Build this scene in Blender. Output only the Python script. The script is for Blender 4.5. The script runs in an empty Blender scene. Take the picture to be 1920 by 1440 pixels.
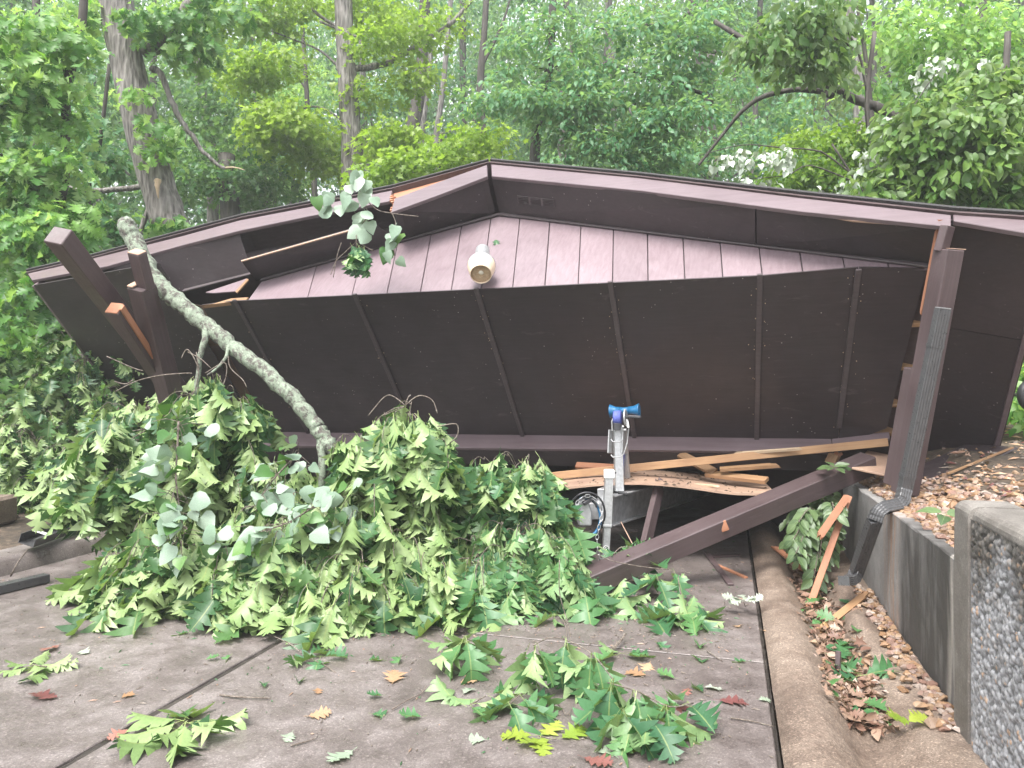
import bpy, bmesh, math, random
import numpy as np
from mathutils import Vector, Matrix

# ------------------------------------------------------------------ camera, sky, sun, exposure
SC = bpy.context.scene
COL = SC.collection
random.seed(11)
RNG = np.random.default_rng(11)
R = math.radians
FPX, EYE = 1371.0, 1.6                      # focal length in photo pixels (1920 wide), eye height in metres

cam = bpy.data.cameras.new('camera')
cam.sensor_width = 36.0
cam.lens = 36.0 * FPX / 1920.0
cam.clip_start, cam.clip_end = 0.05, 600
camo = bpy.data.objects.new('camera', cam)
camo.location = (0, 0, EYE)
camo.rotation_euler = (R(90), 0, 0)
COL.objects.link(camo)
SC.camera = camo

SUN_EL, SUN_AZ = 62, 205                    # degrees; azimuth clockwise from +Y (behind the camera, to the left)
wld = bpy.data.worlds.new('World')
SC.world = wld
wld.use_nodes = True
wn = wld.node_tree
wn.nodes.clear()
sky = wn.nodes.new('ShaderNodeTexSky')
sky.sky_type = 'NISHITA'
sky.sun_disc = False
sky.sun_elevation = R(SUN_EL)
sky.sun_rotation = R(SUN_AZ)
sky.dust_density = 4.0
sky.air_density = 1.0
hsv = wn.nodes.new('ShaderNodeHueSaturation')
hsv.inputs['Saturation'].default_value = 0.22   # overcast: the blue is washed out of the sky
bg = wn.nodes.new('ShaderNodeBackground')
bg.inputs['Strength'].default_value = 0.15
wo = wn.nodes.new('ShaderNodeOutputWorld')
wn.links.new(sky.outputs[0], hsv.inputs['Color'])
wn.links.new(hsv.outputs[0], bg.inputs['Color'])
wn.links.new(bg.outputs[0], wo.inputs['Surface'])

sun = bpy.data.lights.new('sun', 'SUN')
sun.energy = 1.5
sun.angle = R(25)
sun.color = (1.0, 0.97, 0.92)
suno = bpy.data.objects.new('sun', sun)
_sd = Vector((math.sin(R(SUN_AZ)) * math.cos(R(SUN_EL)), math.cos(R(SUN_AZ)) * math.cos(R(SUN_EL)), math.sin(R(SUN_EL))))
suno.rotation_euler = _sd.to_track_quat('Z', 'Y').to_euler()
suno.location = (0, -5, 25)
COL.objects.link(suno)

SC.view_settings.view_transform = 'Standard'
SC.view_settings.look = 'None'
SC.view_settings.exposure = 1.85
SC.view_settings.gamma = 1.0
SC.view_settings.use_curve_mapping = False
SC.render.engine = 'CYCLES'
SC.cycles.use_denoising = True
try:
    SC.cycles.denoiser = 'OPENIMAGEDENOISE'
except Exception:
    pass
SC.cycles.max_bounces = 6
SC.cycles.diffuse_bounces = 3
SC.cycles.glossy_bounces = 2
SC.cycles.transmission_bounces = 4
SC.cycles.volume_bounces = 1
SC.cycles.sample_clamp_indirect = 6.0

# ------------------------------------------------------------------ frames of reference
def ray(px, py):
    return Vector(((px - 960) / FPX, 1.0, -(py - 720) / FPX))
def at(px, py, d):                          # a point at a distance d along the view axis
    return Vector((0, 0, EYE)) + ray(px, py) * d
def onz(px, py, z=0.0):                     # where a sight line meets the level z
    r = ray(px, py)
    return Vector((0, 0, EYE)) + r * ((z - EYE) / r.z)

# the driveway's own frame: a along it, c to its right
DA = Vector((1.122, 3.047, 0)); DT = Vector((0.2824, 0.9593, 0)); DRR = Vector((0.9593, -0.2824, 0))
def DR(a, c, z=0.0):
    return DA + DT * a + DRR * c + Vector((0, 0, z))
def ac(p):
    q = Vector((p[0], p[1], 0)) - DA
    return q.dot(DT), q.dot(DRR)

# the fallen roof's own frame: s along the gable, v up the gable wall, w out of it
AL, TH = R(20), R(49)
CO = Vector((0.85, 6.3, 2.47))
cE = Vector((math.cos(AL), -math.sin(AL), 0)); _D = Vector((math.sin(AL), math.cos(AL), 0)); _Z = Vector((0, 0, 1))
cW = -(_D * math.cos(TH) - _Z * math.sin(TH)); cU = _D * math.sin(TH) + _Z * math.cos(TH)
CM = Matrix(((cE.x, cU.x, cW.x, CO.x), (cE.y, cU.y, cW.y, CO.y), (cE.z, cU.z, cW.z, CO.z), (0, 0, 0, 1)))
CMI = CM.inverted()
def LP(px, py, axis, val):                  # roof-frame point on the plane where that axis has that value
    o = CMI @ Vector((0, 0, EYE)); d = CMI.to_3x3() @ ray(px, py)
    return o + d * ((val - o[axis]) / d[axis])
def LN(px, py, p0, n):
    o = CMI @ Vector((0, 0, EYE)); d = CMI.to_3x3() @ ray(px, py)
    n = Vector(n)
    return o + d * ((Vector(p0) - o).dot(n) / d.dot(n))
def CW(s, v, w):
    return CM @ Vector((s, v, w))

# ------------------------------------------------------------------ materials
def nt(name):
    m = bpy.data.materials.new(name); m.use_nodes = True
    t = m.node_tree; t.nodes.clear()
    return m, t
def N(t, kind, **kw):
    n = t.nodes.new('ShaderNode' + kind)
    for k, v in kw.items():
        if k in n.inputs: n.inputs[k].default_value = v
        else: setattr(n, k, v)
    return n
def ramp(t, src, stops):
    r = N(t, 'ValToRGB')
    el = r.color_ramp.elements
    while len(el) < len(stops): el.new(0.5)
    for e, (p, c) in zip(el, stops):
        e.position = p; e.color = (c[0], c[1], c[2], 1) if not isinstance(c, (int, float)) else (c, c, c, 1)
    t.links.new(src, r.inputs[0])
    return r.outputs[0]
def mix(t, fac, a, b, mode='MIX'):
    n = N(t, 'MixRGB', blend_type=mode)
    for i, x in ((0, fac), (1, a), (2, b)):
        if hasattr(x, 'links'): t.links.new(x, n.inputs[i])
        elif isinstance(x, (int, float)): n.inputs[i].default_value = x
        else: n.inputs[i].default_value = (x[0], x[1], x[2], 1)
    return n.outputs[0]
def coords(t, scale=(1, 1, 1), kind='Object'):
    tc = N(t, 'TexCoord'); mp = N(t, 'Mapping')
    mp.inputs['Scale'].default_value = scale
    t.links.new(tc.outputs[kind], mp.inputs[0])
    return mp.outputs[0]
def noise(t, vec, scale, detail=4, rough=0.55, dist=0.0):
    n = N(t, 'TexNoise'); n.inputs['Scale'].default_value = scale; n.inputs['Detail'].default_value = detail
    n.inputs['Roughness'].default_value = rough; n.inputs['Distortion'].default_value = dist
    t.links.new(vec, n.inputs['Vector'])
    return n.outputs['Fac']
def voro(t, vec, scale, out='Distance', feature='F1'):
    n = N(t, 'TexVoronoi', feature=feature); n.inputs['Scale'].default_value = scale
    t.links.new(vec, n.inputs['Vector'])
    return n.outputs[out]
def finish(t, color, rough=0.6, bump=None, bstr=0.3, bdist=0.01, metallic=0.0, spec=0.5, coat=0.0):
    p = N(t, 'BsdfPrincipled')
    p.inputs['Metallic'].default_value = metallic
    p.inputs['Specular IOR Level'].default_value = spec
    if coat: p.inputs['Coat Weight'].default_value = coat; p.inputs['Coat Roughness'].default_value = 0.25
    for k, x in (('Base Color', color), ('Roughness', rough)):
        if hasattr(x, 'links'): t.links.new(x, p.inputs[k])
        elif isinstance(x, (int, float)): p.inputs[k].default_value = x
        else: p.inputs[k].default_value = (x[0], x[1], x[2], 1)
    if bump is not None:
        b = N(t, 'Bump'); b.inputs['Strength'].default_value = bstr; b.inputs['Distance'].default_value = bdist
        t.links.new(bump, b.inputs['Height']); t.links.new(b.outputs[0], p.inputs['Normal'])
    o = N(t, 'OutputMaterial'); t.links.new(p.outputs[0], o.inputs[0])
    return p

def m_paint(name, c1, c2, grain=(3, 40, 40), specks=True, rough=(0.32, 0.6), bstr=0.25, grain_mix=0.5, obj_var=0.12, big=0.0):
    """Painted timber: two tones along the grain, scuffs, pale specks of dirt and old webs."""
    m, t = nt(name)
    g = noise(t, coords(t, grain), 1.0, 5, 0.6, 0.6)
    cl = noise(t, coords(t), 1.7, 4, 0.6)
    col = mix(t, grain_mix, ramp(t, cl, [(0.3, c1), (0.72, c2)]), ramp(t, g, [(0.3, c1), (0.7, c2)]))
    oi = N(t, 'ObjectInfo')
    v = N(t, 'MapRange'); v.inputs['To Min'].default_value = 1 - obj_var; v.inputs['To Max'].default_value = 1 + obj_var
    t.links.new(oi.outputs['Random'], v.inputs['Value'])
    vm = N(t, 'VectorMath', operation='SCALE'); t.links.new(col, vm.inputs[0]); t.links.new(v.outputs[0], vm.inputs['Scale'])
    col = vm.outputs[0]
    if specks:
        d = voro(t, coords(t), 15, 'Distance')
        msk = noise(t, coords(t), 2.6, 3, 0.7)
        a = ramp(t, d, [(0.05, 1.0), (0.10, 0.0)])
        b = ramp(t, msk, [(0.50, 0.0), (0.60, 0.85)])
        col = mix(t, mix(t, 1.0, a, b, 'MULTIPLY'), col, (0.42, 0.39, 0.36))
    sf = noise(t, coords(t, (1.6, 9, 5)), 1.3, 7, 0.72, 1.5)
    col = mix(t, ramp(t, sf, [(0.60, 0.0), (0.74, 0.30)]), col, (0.20, 0.17, 0.165))
    rg = ramp(t, noise(t, coords(t), 3.1, 4, 0.7), [(0.3, rough[0]), (0.7, rough[1])])
    finish(t, col, rg, mix(t, 0.5, g, noise(t, coords(t), 60, 3)), bstr, 0.004)
    return m

M = {}
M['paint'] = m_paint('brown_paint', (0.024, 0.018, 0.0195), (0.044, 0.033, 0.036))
M['paint_x'] = m_paint('brown_paint_timber', (0.050, 0.033, 0.034), (0.098, 0.070, 0.072), grain=(2, 45, 45), specks=False, bstr=0.5)
M['siding'] = m_paint('weathered_skylit_siding', (0.150, 0.108, 0.119), (0.225, 0.174, 0.190), grain=(34, 7, 34), specks=False, rough=(0.28, 0.55), bstr=0.6, grain_mix=0.65, obj_var=0.1)  # weathered brown, its colour lifted to carry sky light on the tilted gable
M['fascia'] = m_paint('skylit_brown_fascia', (0.095, 0.068, 0.073), (0.160, 0.121, 0.131), grain=(1.5, 30, 30), specks=False, rough=(0.3, 0.5), bstr=0.25)  # lighter copy of the brown paint; sky light on up-facing boards is coloured in
M['trim'] = m_paint('brown_trim_paint', (0.05, 0.038, 0.04), (0.085, 0.068, 0.072), grain=(1.5, 30, 30), specks=False)
def m_wood(name, c1, c2, c3, grain=(1.2, 26, 26), rough=0.65):
    m, t = nt(name)
    g = noise(t, coords(t, grain), 1.0, 6, 0.65, 1.2)
    k = noise(t, coords(t), 2.2, 3)
    col = mix(t, ramp(t, k, [(0.35, 0.0), (0.75, 0.7)]), ramp(t, g, [(0.25, c1), (0.5, c2), (0.75, c1)]), c3)
    oi = N(t, 'ObjectInfo')
    hs = N(t, 'HueSaturation'); v = N(t, 'MapRange'); v.inputs['To Min'].default_value = 0.72; v.inputs['To Max'].default_value = 1.2
    t.links.new(oi.outputs['Random'], v.inputs['Value']); t.links.new(v.outputs[0], hs.inputs['Value']); t.links.new(col, hs.inputs['Color'])
    finish(t, hs.outputs[0], rough, g, 0.35, 0.004)
    return m
M['pine'] = m_wood('raw_pine', (0.23, 0.125, 0.058), (0.34, 0.205, 0.105), (0.15, 0.075, 0.04))
M['rawred'] = m_wood('split_red_wood', (0.29, 0.115, 0.06), (0.39, 0.18, 0.10), (0.22, 0.09, 0.05))
M['ply'] = m_wood('plywood', (0.30, 0.20, 0.15), (0.40, 0.27, 0.19), (0.18, 0.11, 0.085), grain=(3, 12, 30))
M['splinter'] = m_wood('pale_splinter', (0.42, 0.31, 0.20), (0.54, 0.42, 0.29), (0.34, 0.22, 0.14))

def m_concrete(name, c1, c2, c3, agg=0.5, rough=(0.4, 0.8), aggscale=150, bstr=0.5, streak=None):
    m, t = nt(name)
    big = noise(t, coords(t), 0.75, 5, 0.62, 0.4)
    mid = noise(t, coords(t), 5.0, 6, 0.7)
    fine = noise(t, coords(t), 120, 3, 0.7)
    col = ramp(t, mix(t, 0.45, big, mid), [(0.36, c1), (0.5, c2), (0.63, c3)])
    vc = voro(t, coords(t), aggscale, 'Color')
    sep = N(t, 'SeparateColor'); t.links.new(vc, sep.inputs[0])
    grain = ramp(t, sep.outputs[0], [(0.0, 0.45), (0.55, 0.95), (0.9, 1.25), (1.0, 2.3)])
    col = mix(t, agg, col, grain, 'MULTIPLY')
    col = mix(t, 0.35, col, ramp(t, fine, [(0.3, 0.55), (0.7, 1.4)]), 'MULTIPLY')
    if streak:
        sc, cs, th = streak
        s = noise(t, coords(t, sc), 1.0, 4, 0.6)
        col = mix(t, ramp(t, s, [(th[0], 0.0), (th[1], 1.0)]), col, cs)
    rg = ramp(t, mid, [(0.3, rough[0]), (0.65, rough[1])])
    finish(t, col, rg, mix(t, 0.5, fine, voro(t, coords(t), aggscale)), bstr, 0.004)
    return m
M['slab'] = m_concrete('damp_driveway_concrete', (0.084, 0.069, 0.064), (0.134, 0.113, 0.106), (0.205, 0.180, 0.171), agg=0.45, rough=(0.22, 0.6))
M['swale'] = m_concrete('stained_swale_concrete', (0.088, 0.062, 0.049), (0.155, 0.115, 0.089), (0.225, 0.175, 0.138), agg=0.65, rough=(0.45, 0.85))
M['wall'] = m_concrete('stained_wall_concrete', (0.075, 0.066, 0.056), (0.135, 0.122, 0.108), (0.215, 0.198, 0.178), agg=0.25, rough=(0.6, 0.9), bstr=0.25)
M['joint'] = m_concrete('joint_dirt', (0.016, 0.012, 0.010), (0.03, 0.024, 0.019), (0.05, 0.04, 0.032), agg=0.5)
M['earth'] = m_concrete('leaf_strewn_earth', (0.032, 0.024, 0.016), (0.066, 0.048, 0.033), (0.105, 0.074, 0.052), agg=0.8, rough=(0.8, 0.95), aggscale=34, bstr=0.9)

def m_wallstain():
    """Board-formed concrete wall with black algae running down from its top at the near end and rusty streaks at the downspout."""
    m, t = nt('algae_stained_wall')
    tc = N(t, 'TexCoord'); sp = N(t, 'SeparateXYZ'); t.links.new(tc.outputs['Object'], sp.inputs[0])
    base = ramp(t, mix(t, 0.5, noise(t, coords(t), 1.4, 5, 0.6), noise(t, coords(t), 9, 5, 0.7)), [(0.3, (0.17, 0.165, 0.16)), (0.52, (0.25, 0.24, 0.232)), (0.7, (0.33, 0.315, 0.3))])
    drip = noise(t, coords(t, (3.2, 1.0, 0.55)), 1.0, 7, 0.66)
    def band(x0, x1, x2, x3):
        a = N(t, 'MapRange'); a.inputs['From Min'].default_value = x0; a.inputs['From Max'].default_value = x1
        b = N(t, 'MapRange'); b.inputs['From Min'].default_value = x2; b.inputs['From Max'].default_value = x3
        b.inputs['To Min'].default_value = 1; b.inputs['To Max'].default_value = 0
        t.links.new(sp.outputs[0], a.inputs['Value']); t.links.new(sp.outputs[0], b.inputs['Value'])
        x = N(t, 'Math', operation='MULTIPLY'); t.links.new(a.outputs[0], x.inputs[0]); t.links.new(b.outputs[0], x.inputs[1])
        return x.outputs[0]
    blk = N(t, 'Math', operation='MULTIPLY'); t.links.new(band(0.75, 0.95, 1.95, 2.1), blk.inputs[0])
    t.links.new(ramp(t, drip, [(0.30, 0.25), (0.52, 1.0)]), blk.inputs[1])
    col = mix(t, blk.outputs[0], base, (0.050, 0.046, 0.042))
    rst = N(t, 'Math', operation='MULTIPLY'); t.links.new(band(2.0, 2.1, 2.35, 2.6), rst.inputs[0])
    t.links.new(ramp(t, noise(t, coords(t, (16, 1, 0.8)), 1.0, 3), [(0.42, 0.0), (0.62, 0.8)]), rst.inputs[1])
    col = mix(t, rst.outputs[0], col, (0.30, 0.19, 0.13))
    wht = N(t, 'Math', operation='MULTIPLY'); t.links.new(band(0.55, 0.66, 0.85, 1.0), wht.inputs[0])
    t.links.new(ramp(t, noise(t, coords(t, (13, 1, 1.0)), 1.0, 5), [(0.45, 0.0), (0.6, 0.9)]), wht.inputs[1])
    col = mix(t, wht.outputs[0], col, (0.46, 0.42, 0.37))
    col = mix(t, 0.3, col, ramp(t, noise(t, coords(t), 90, 3), [(0.3, 0.6), (0.7, 1.4)]), 'MULTIPLY')
    finish(t, col, 0.8, noise(t, coords(t), 70, 4, 0.7), 0.35, 0.004)
    return m
M['wallstain'] = m_wallstain()
def m_aggregate():
    m, t = nt('exposed_aggregate_face')
    tc = N(t, 'TexCoord'); sp = N(t, 'SeparateXYZ'); t.links.new(tc.outputs['Object'], sp.inputs[0])
    pb = N(t, 'Attribute', attribute_name='rib')
    pale = ramp(t, pb.outputs['Fac'], [(0.0, (0.13, 0.13, 0.132)), (0.06, (0.16, 0.16, 0.165)), (0.4, (0.22, 0.22, 0.228)), (0.75, (0.31, 0.31, 0.32)), (0.93, (0.24, 0.232, 0.228)), (0.97, (0.36, 0.25, 0.18))])
    dark = ramp(t, pb.outputs['Fac'], [(0.0, (0.03, 0.028, 0.026)), (0.06, (0.042, 0.038, 0.034)), (0.6, (0.085, 0.078, 0.070)), (0.85, (0.12, 0.105, 0.09)), (0.95, (0.18, 0.12, 0.08))])
    h = N(t, 'Math', operation='ADD'); h.inputs[1].default_value = 0.0
    nn = noise(t, coords(t), 3.2, 4, 0.65)
    sc = N(t, 'MapRange'); sc.inputs['From Min'].default_value = 0.3; sc.inputs['From Max'].default_value = 0.7; sc.inputs['To Min'].default_value = -0.28; sc.inputs['To Max'].default_value = 0.28
    t.links.new(nn, sc.inputs['Value']); t.links.new(sp.outputs[2], h.inputs[0]); t.links.new(sc.outputs[0], h.inputs[1])
    f = N(t, 'MapRange'); f.inputs['From Min'].default_value = 0.62; f.inputs['From Max'].default_value = 0.90
    t.links.new(h.outputs[0], f.inputs['Value'])
    col = mix(t, f.outputs[0], pale, dark)
    finish(t, col, 0.75, noise(t, coords(t), 90, 4, 0.7), 0.6, 0.005)
    return m
M['aggregate'] = m_aggregate()

def m_bark(name, c1, c2, c3, sc=(9, 9, 1.1), bstr=0.9):
    m, t = nt(name)
    g = noise(t, coords(t, sc), 1.0, 6, 0.66, 0.7)
    v = voro(t, coords(t, (sc[0] * 1.6, sc[1] * 1.6, sc[2] * 1.2)), 1.0, 'Distance')
    k = noise(t, coords(t), 1.1, 4)
    col = mix(t, ramp(t, k, [(0.4, 0.0), (0.7, 0.6)]), ramp(t, mix(t, 0.45, g, v), [(0.28, c1), (0.5, c2), (0.68, c3)]), c2)
    finish(t, col, 0.85, mix(t, 0.5, g, v), bstr, 0.05)
    return m
M['bark'] = m_bark('grey_oak_bark', (0.032, 0.028, 0.025), (0.145, 0.132, 0.12), (0.26, 0.242, 0.225), (15, 15, 2.8))
M['bark_dark'] = m_bark('dark_bark', (0.025, 0.021, 0.018), (0.055, 0.047, 0.040), (0.10, 0.088, 0.078))
M['twig'] = m_bark('twig_bark', (0.06, 0.045, 0.035), (0.13, 0.105, 0.085), (0.24, 0.21, 0.18), (30, 30, 30), 0.3)
def m_lichen():
    m, t = nt('lichen_covered_bark')
    a = noise(t, coords(t), 17, 8, 0.75, 0.3); b = noise(t, coords(t), 45, 6, 0.75)
    bark = ramp(t, b, [(0.35, (0.045, 0.04, 0.035)), (0.65, (0.14, 0.125, 0.11))])
    lich = ramp(t, b, [(0.3, (0.13, 0.165, 0.115)), (0.7, (0.32, 0.37, 0.29))])
    col = mix(t, ramp(t, a, [(0.43, 0.0), (0.52, 1.0)]), bark, lich)
    finish(t, col, 0.9, mix(t, 0.5, a, b), 0.9, 0.02)
    return m
M['lichen'] = m_lichen()

def m_flat(name, c, rough=0.5, metallic=0.0, var=0.25, scale=14, bstr=0.1, coat=0.0):
    m, t = nt(name)
    n = noise(t, coords(t), scale, 5, 0.65)
    col = ramp(t, n, [(0.3, tuple(x * (1 - var) for x in c)), (0.7, tuple(min(1, x * (1 + var)) for x in c))])
    rg = ramp(t, noise(t, coords(t), scale * 2.3, 3), [(0.3, max(0.05, rough - 0.12)), (0.7, min(1, rough + 0.12))])
    finish(t, col, rg, n, bstr, 0.003, metallic, coat=coat)
    return m
M['alu'] = m_flat('dull_aluminium', (0.48, 0.48, 0.49), 0.45, 0.75)
M['galv'] = m_flat('galvanised_steel', (0.42, 0.425, 0.43), 0.42, 0.55, 0.2, 40)
M['steel_dark'] = m_flat('dark_steel', (0.06, 0.06, 0.065), 0.45, 0.6)
M['rubber'] = m_flat('black_rubber', (0.018, 0.018, 0.02), 0.6)
M['bluehose'] = m_flat('blue_plastic', (0.012, 0.105, 0.23), 0.35, 0, 0.15)
M['bluestrap'] = m_flat('blue_webbing', (0.075, 0.095, 0.33), 0.7, 0, 0.2, 60)
M['cream'] = m_flat('cream_plastic', (0.66, 0.53, 0.39), 0.4, 0, 0.06)
M['lens'] = m_flat('cloudy_bulb_glass', (0.72, 0.68, 0.58), 0.15, 0, 0.05)
M['tanlens'] = m_flat('tan_lens', (0.42, 0.31, 0.21), 0.25, 0, 0.2, 30)
M['spout'] = m_flat('dark_bronze_aluminium', (0.072, 0.072, 0.074), 0.36, 0.25, 0.15, 20)
M['shingle'] = m_flat('dark_shingle', (0.035, 0.033, 0.033), 0.9, 0, 0.4, 60, 0.6)
M['white'] = m_flat('white_plastic', (0.75, 0.75, 0.74), 0.4, 0, 0.06)
M['glassy'] = m_flat('clear_plastic_cup', (0.42, 0.42, 0.40), 0.15, 0, 0.1)
def m_stone():
    m, t = nt('tan_river_stone')
    oi = N(t, 'ObjectInfo'); at_ = N(t, 'Attribute', attribute_name='tint')
    ad = N(t, 'Math', operation='ADD'); t.links.new(oi.outputs['Random'], ad.inputs[0]); t.links.new(at_.outputs['Fac'], ad.inputs[1])
    fr = N(t, 'Math', operation='FRACT'); t.links.new(ad.outputs[0], fr.inputs[0])
    col = ramp(t, fr.outputs[0], [(0.0, (0.15, 0.085, 0.045)), (0.25, (0.24, 0.14, 0.075)), (0.45, (0.28, 0.19, 0.12)), (0.62, (0.17, 0.12, 0.10)), (0.78, (0.21, 0.12, 0.088)), (0.92, (0.33, 0.27, 0.23))])
    n = noise(t, coords(t), 25, 4)
    col = mix(t, 0.6, col, ramp(t, n, [(0.3, 0.6), (0.7, 1.35)]), 'MULTIPLY')
    finish(t, col, 0.5, n, 0.3, 0.004)
    return m
M['stone'] = m_stone()

def m_leaf(name, top, under, trans=0.32, rib=None, rough=0.42, tint_amt=1.0):
    """Two-sided leaf: top and underside have their own colour ramps (dark .. light), light passes through the blade."""
    m, t = nt(name)
    oi = N(t, 'ObjectInfo'); a = N(t, 'Attribute', attribute_name='tint')
    ad = N(t, 'Math', operation='ADD'); t.links.new(oi.outputs['Random'], ad.inputs[0]); t.links.new(a.outputs['Fac'], ad.inputs[1])
    fr = N(t, 'Math', operation='PINGPONG'); fr.inputs[1].default_value = 1.0; t.links.new(ad.outputs[0], fr.inputs[0])
    ct = ramp(t, fr.outputs[0], [(0.0, top[0]), (0.55, top[1]), (1.0, top[2])])
    cu = ramp(t, fr.outputs[0], [(0.0, under[0]), (0.55, under[1]), (1.0, under[2])])
    ge = N(t, 'NewGeometry')
    col = mix(t, ge.outputs['Backfacing'], ct, cu)
    if rib:
        ra = N(t, 'Attribute', attribute_name='rib')
        col = mix(t, ramp(t, ra.outputs['Fac'], [(0.90, 0.0), (0.99, 0.55)]), col, rib)
    n = noise(t, coords(t), 22, 3)
    col = mix(t, 0.5, col, ramp(t, n, [(0.3, 0.78), (0.7, 1.2)]), 'MULTIPLY')
    p = N(t, 'BsdfPrincipled'); t.links.new(col, p.inputs['Base Color']); p.inputs['Roughness'].default_value = rough
    p.inputs['Specular IOR Level'].default_value = 0.45
    tr = N(t, 'BsdfTranslucent')
    tc = mix(t, 1.0, col, (1.15, 1.25, 0.55), 'MULTIPLY'); t.links.new(tc, tr.inputs[0])
    mx = N(t, 'MixShader'); mx.inputs[0].default_value = trans
    t.links.new(p.outputs[0], mx.inputs[1]); t.links.new(tr.outputs[0], mx.inputs[2])
    o = N(t, 'OutputMaterial'); t.links.new(mx.outputs[0], o.inputs[0])
    return m
YR = (0.30, 0.34, 0.12)
M['oakleaf'] = m_leaf('wilted_oak_leaf', ((0.030, 0.085, 0.034), (0.050, 0.120, 0.042), (0.080, 0.165, 0.046)), ((0.165, 0.255, 0.092), (0.232, 0.330, 0.128), (0.295, 0.380, 0.178)), 0.25, rib=YR)
M['oakflesh'] = m_leaf('fresh_oak_leaf', ((0.034, 0.105, 0.046), (0.056, 0.150, 0.056), (0.085, 0.19, 0.06)), ((0.14, 0.24, 0.10), (0.2, 0.3, 0.13), (0.26, 0.36, 0.16)), 0.2, rib=YR)
M['poplarleaf'] = m_leaf('pale_backed_heart_leaf', ((0.05, 0.13, 0.035), (0.075, 0.17, 0.045), (0.12, 0.22, 0.05)), ((0.19, 0.275, 0.20), (0.245, 0.33, 0.25), (0.31, 0.39, 0.31)), 0.2)
M['ovate'] = m_leaf('dull_ovate_leaf', ((0.05, 0.09, 0.035), (0.08, 0.13, 0.05), (0.12, 0.18, 0.075)), ((0.1, 0.15, 0.07), (0.14, 0.19, 0.09), (0.18, 0.23, 0.12)), 0.2, rib=(0.2, 0.27, 0.12))
M['tanleaf'] = m_leaf('dead_tan_leaf', ((0.26, 0.15, 0.08), (0.36, 0.22, 0.13), (0.44, 0.30, 0.19)), ((0.3, 0.2, 0.12), (0.4, 0.28, 0.18), (0.48, 0.35, 0.24)), 0.1)
M['redleaf'] = m_leaf('dead_maroon_leaf', ((0.10, 0.035, 0.035), (0.17, 0.065, 0.06), (0.26, 0.12, 0.09)), ((0.14, 0.06, 0.06), (0.2, 0.1, 0.09), (0.28, 0.16, 0.13)), 0.1)
M['paleleaf'] = m_leaf('silvery_leaf_back', ((0.22, 0.28, 0.20), (0.28, 0.33, 0.25), (0.34, 0.38, 0.31)), ((0.22, 0.28, 0.2), (0.28, 0.33, 0.25), (0.34, 0.38, 0.31)), 0.1)
M['limeleaf'] = m_leaf('lime_yellow_leaf', ((0.16, 0.24, 0.03), (0.21, 0.28, 0.035), (0.26, 0.31, 0.045)), ((0.22, 0.3, 0.05), (0.28, 0.34, 0.06), (0.32, 0.36, 0.07)), 0.2)
M['litter'] = m_leaf('leaf_litter', ((0.080, 0.034, 0.028), (0.175, 0.098, 0.070), (0.29, 0.20, 0.145)), ((0.10, 0.052, 0.045), (0.21, 0.135, 0.10), (0.33, 0.24, 0.18)), 0.08)
# crowns
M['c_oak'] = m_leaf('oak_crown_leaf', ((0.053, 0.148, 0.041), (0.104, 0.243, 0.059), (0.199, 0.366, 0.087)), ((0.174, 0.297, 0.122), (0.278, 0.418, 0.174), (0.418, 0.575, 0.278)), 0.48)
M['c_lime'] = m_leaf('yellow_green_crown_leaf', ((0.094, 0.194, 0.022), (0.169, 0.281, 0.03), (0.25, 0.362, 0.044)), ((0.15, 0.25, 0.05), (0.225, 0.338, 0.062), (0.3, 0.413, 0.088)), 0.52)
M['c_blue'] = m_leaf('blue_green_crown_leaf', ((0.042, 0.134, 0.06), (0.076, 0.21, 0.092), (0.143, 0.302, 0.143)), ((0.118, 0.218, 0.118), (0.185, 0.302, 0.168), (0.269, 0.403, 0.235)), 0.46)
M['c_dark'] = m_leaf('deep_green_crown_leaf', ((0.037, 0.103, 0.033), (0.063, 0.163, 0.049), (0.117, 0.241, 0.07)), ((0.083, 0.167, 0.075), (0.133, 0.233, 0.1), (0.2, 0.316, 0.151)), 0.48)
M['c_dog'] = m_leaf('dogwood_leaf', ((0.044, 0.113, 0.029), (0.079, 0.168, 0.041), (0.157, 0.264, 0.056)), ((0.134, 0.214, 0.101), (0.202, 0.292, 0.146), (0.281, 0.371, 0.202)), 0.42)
M['c_white'] = m_leaf('white_backed_leaf', ((0.36, 0.42, 0.35), (0.43, 0.48, 0.41), (0.5, 0.54, 0.47)), ((0.33, 0.4, 0.32), (0.4, 0.46, 0.38), (0.46, 0.51, 0.44)), 0.15)
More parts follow.
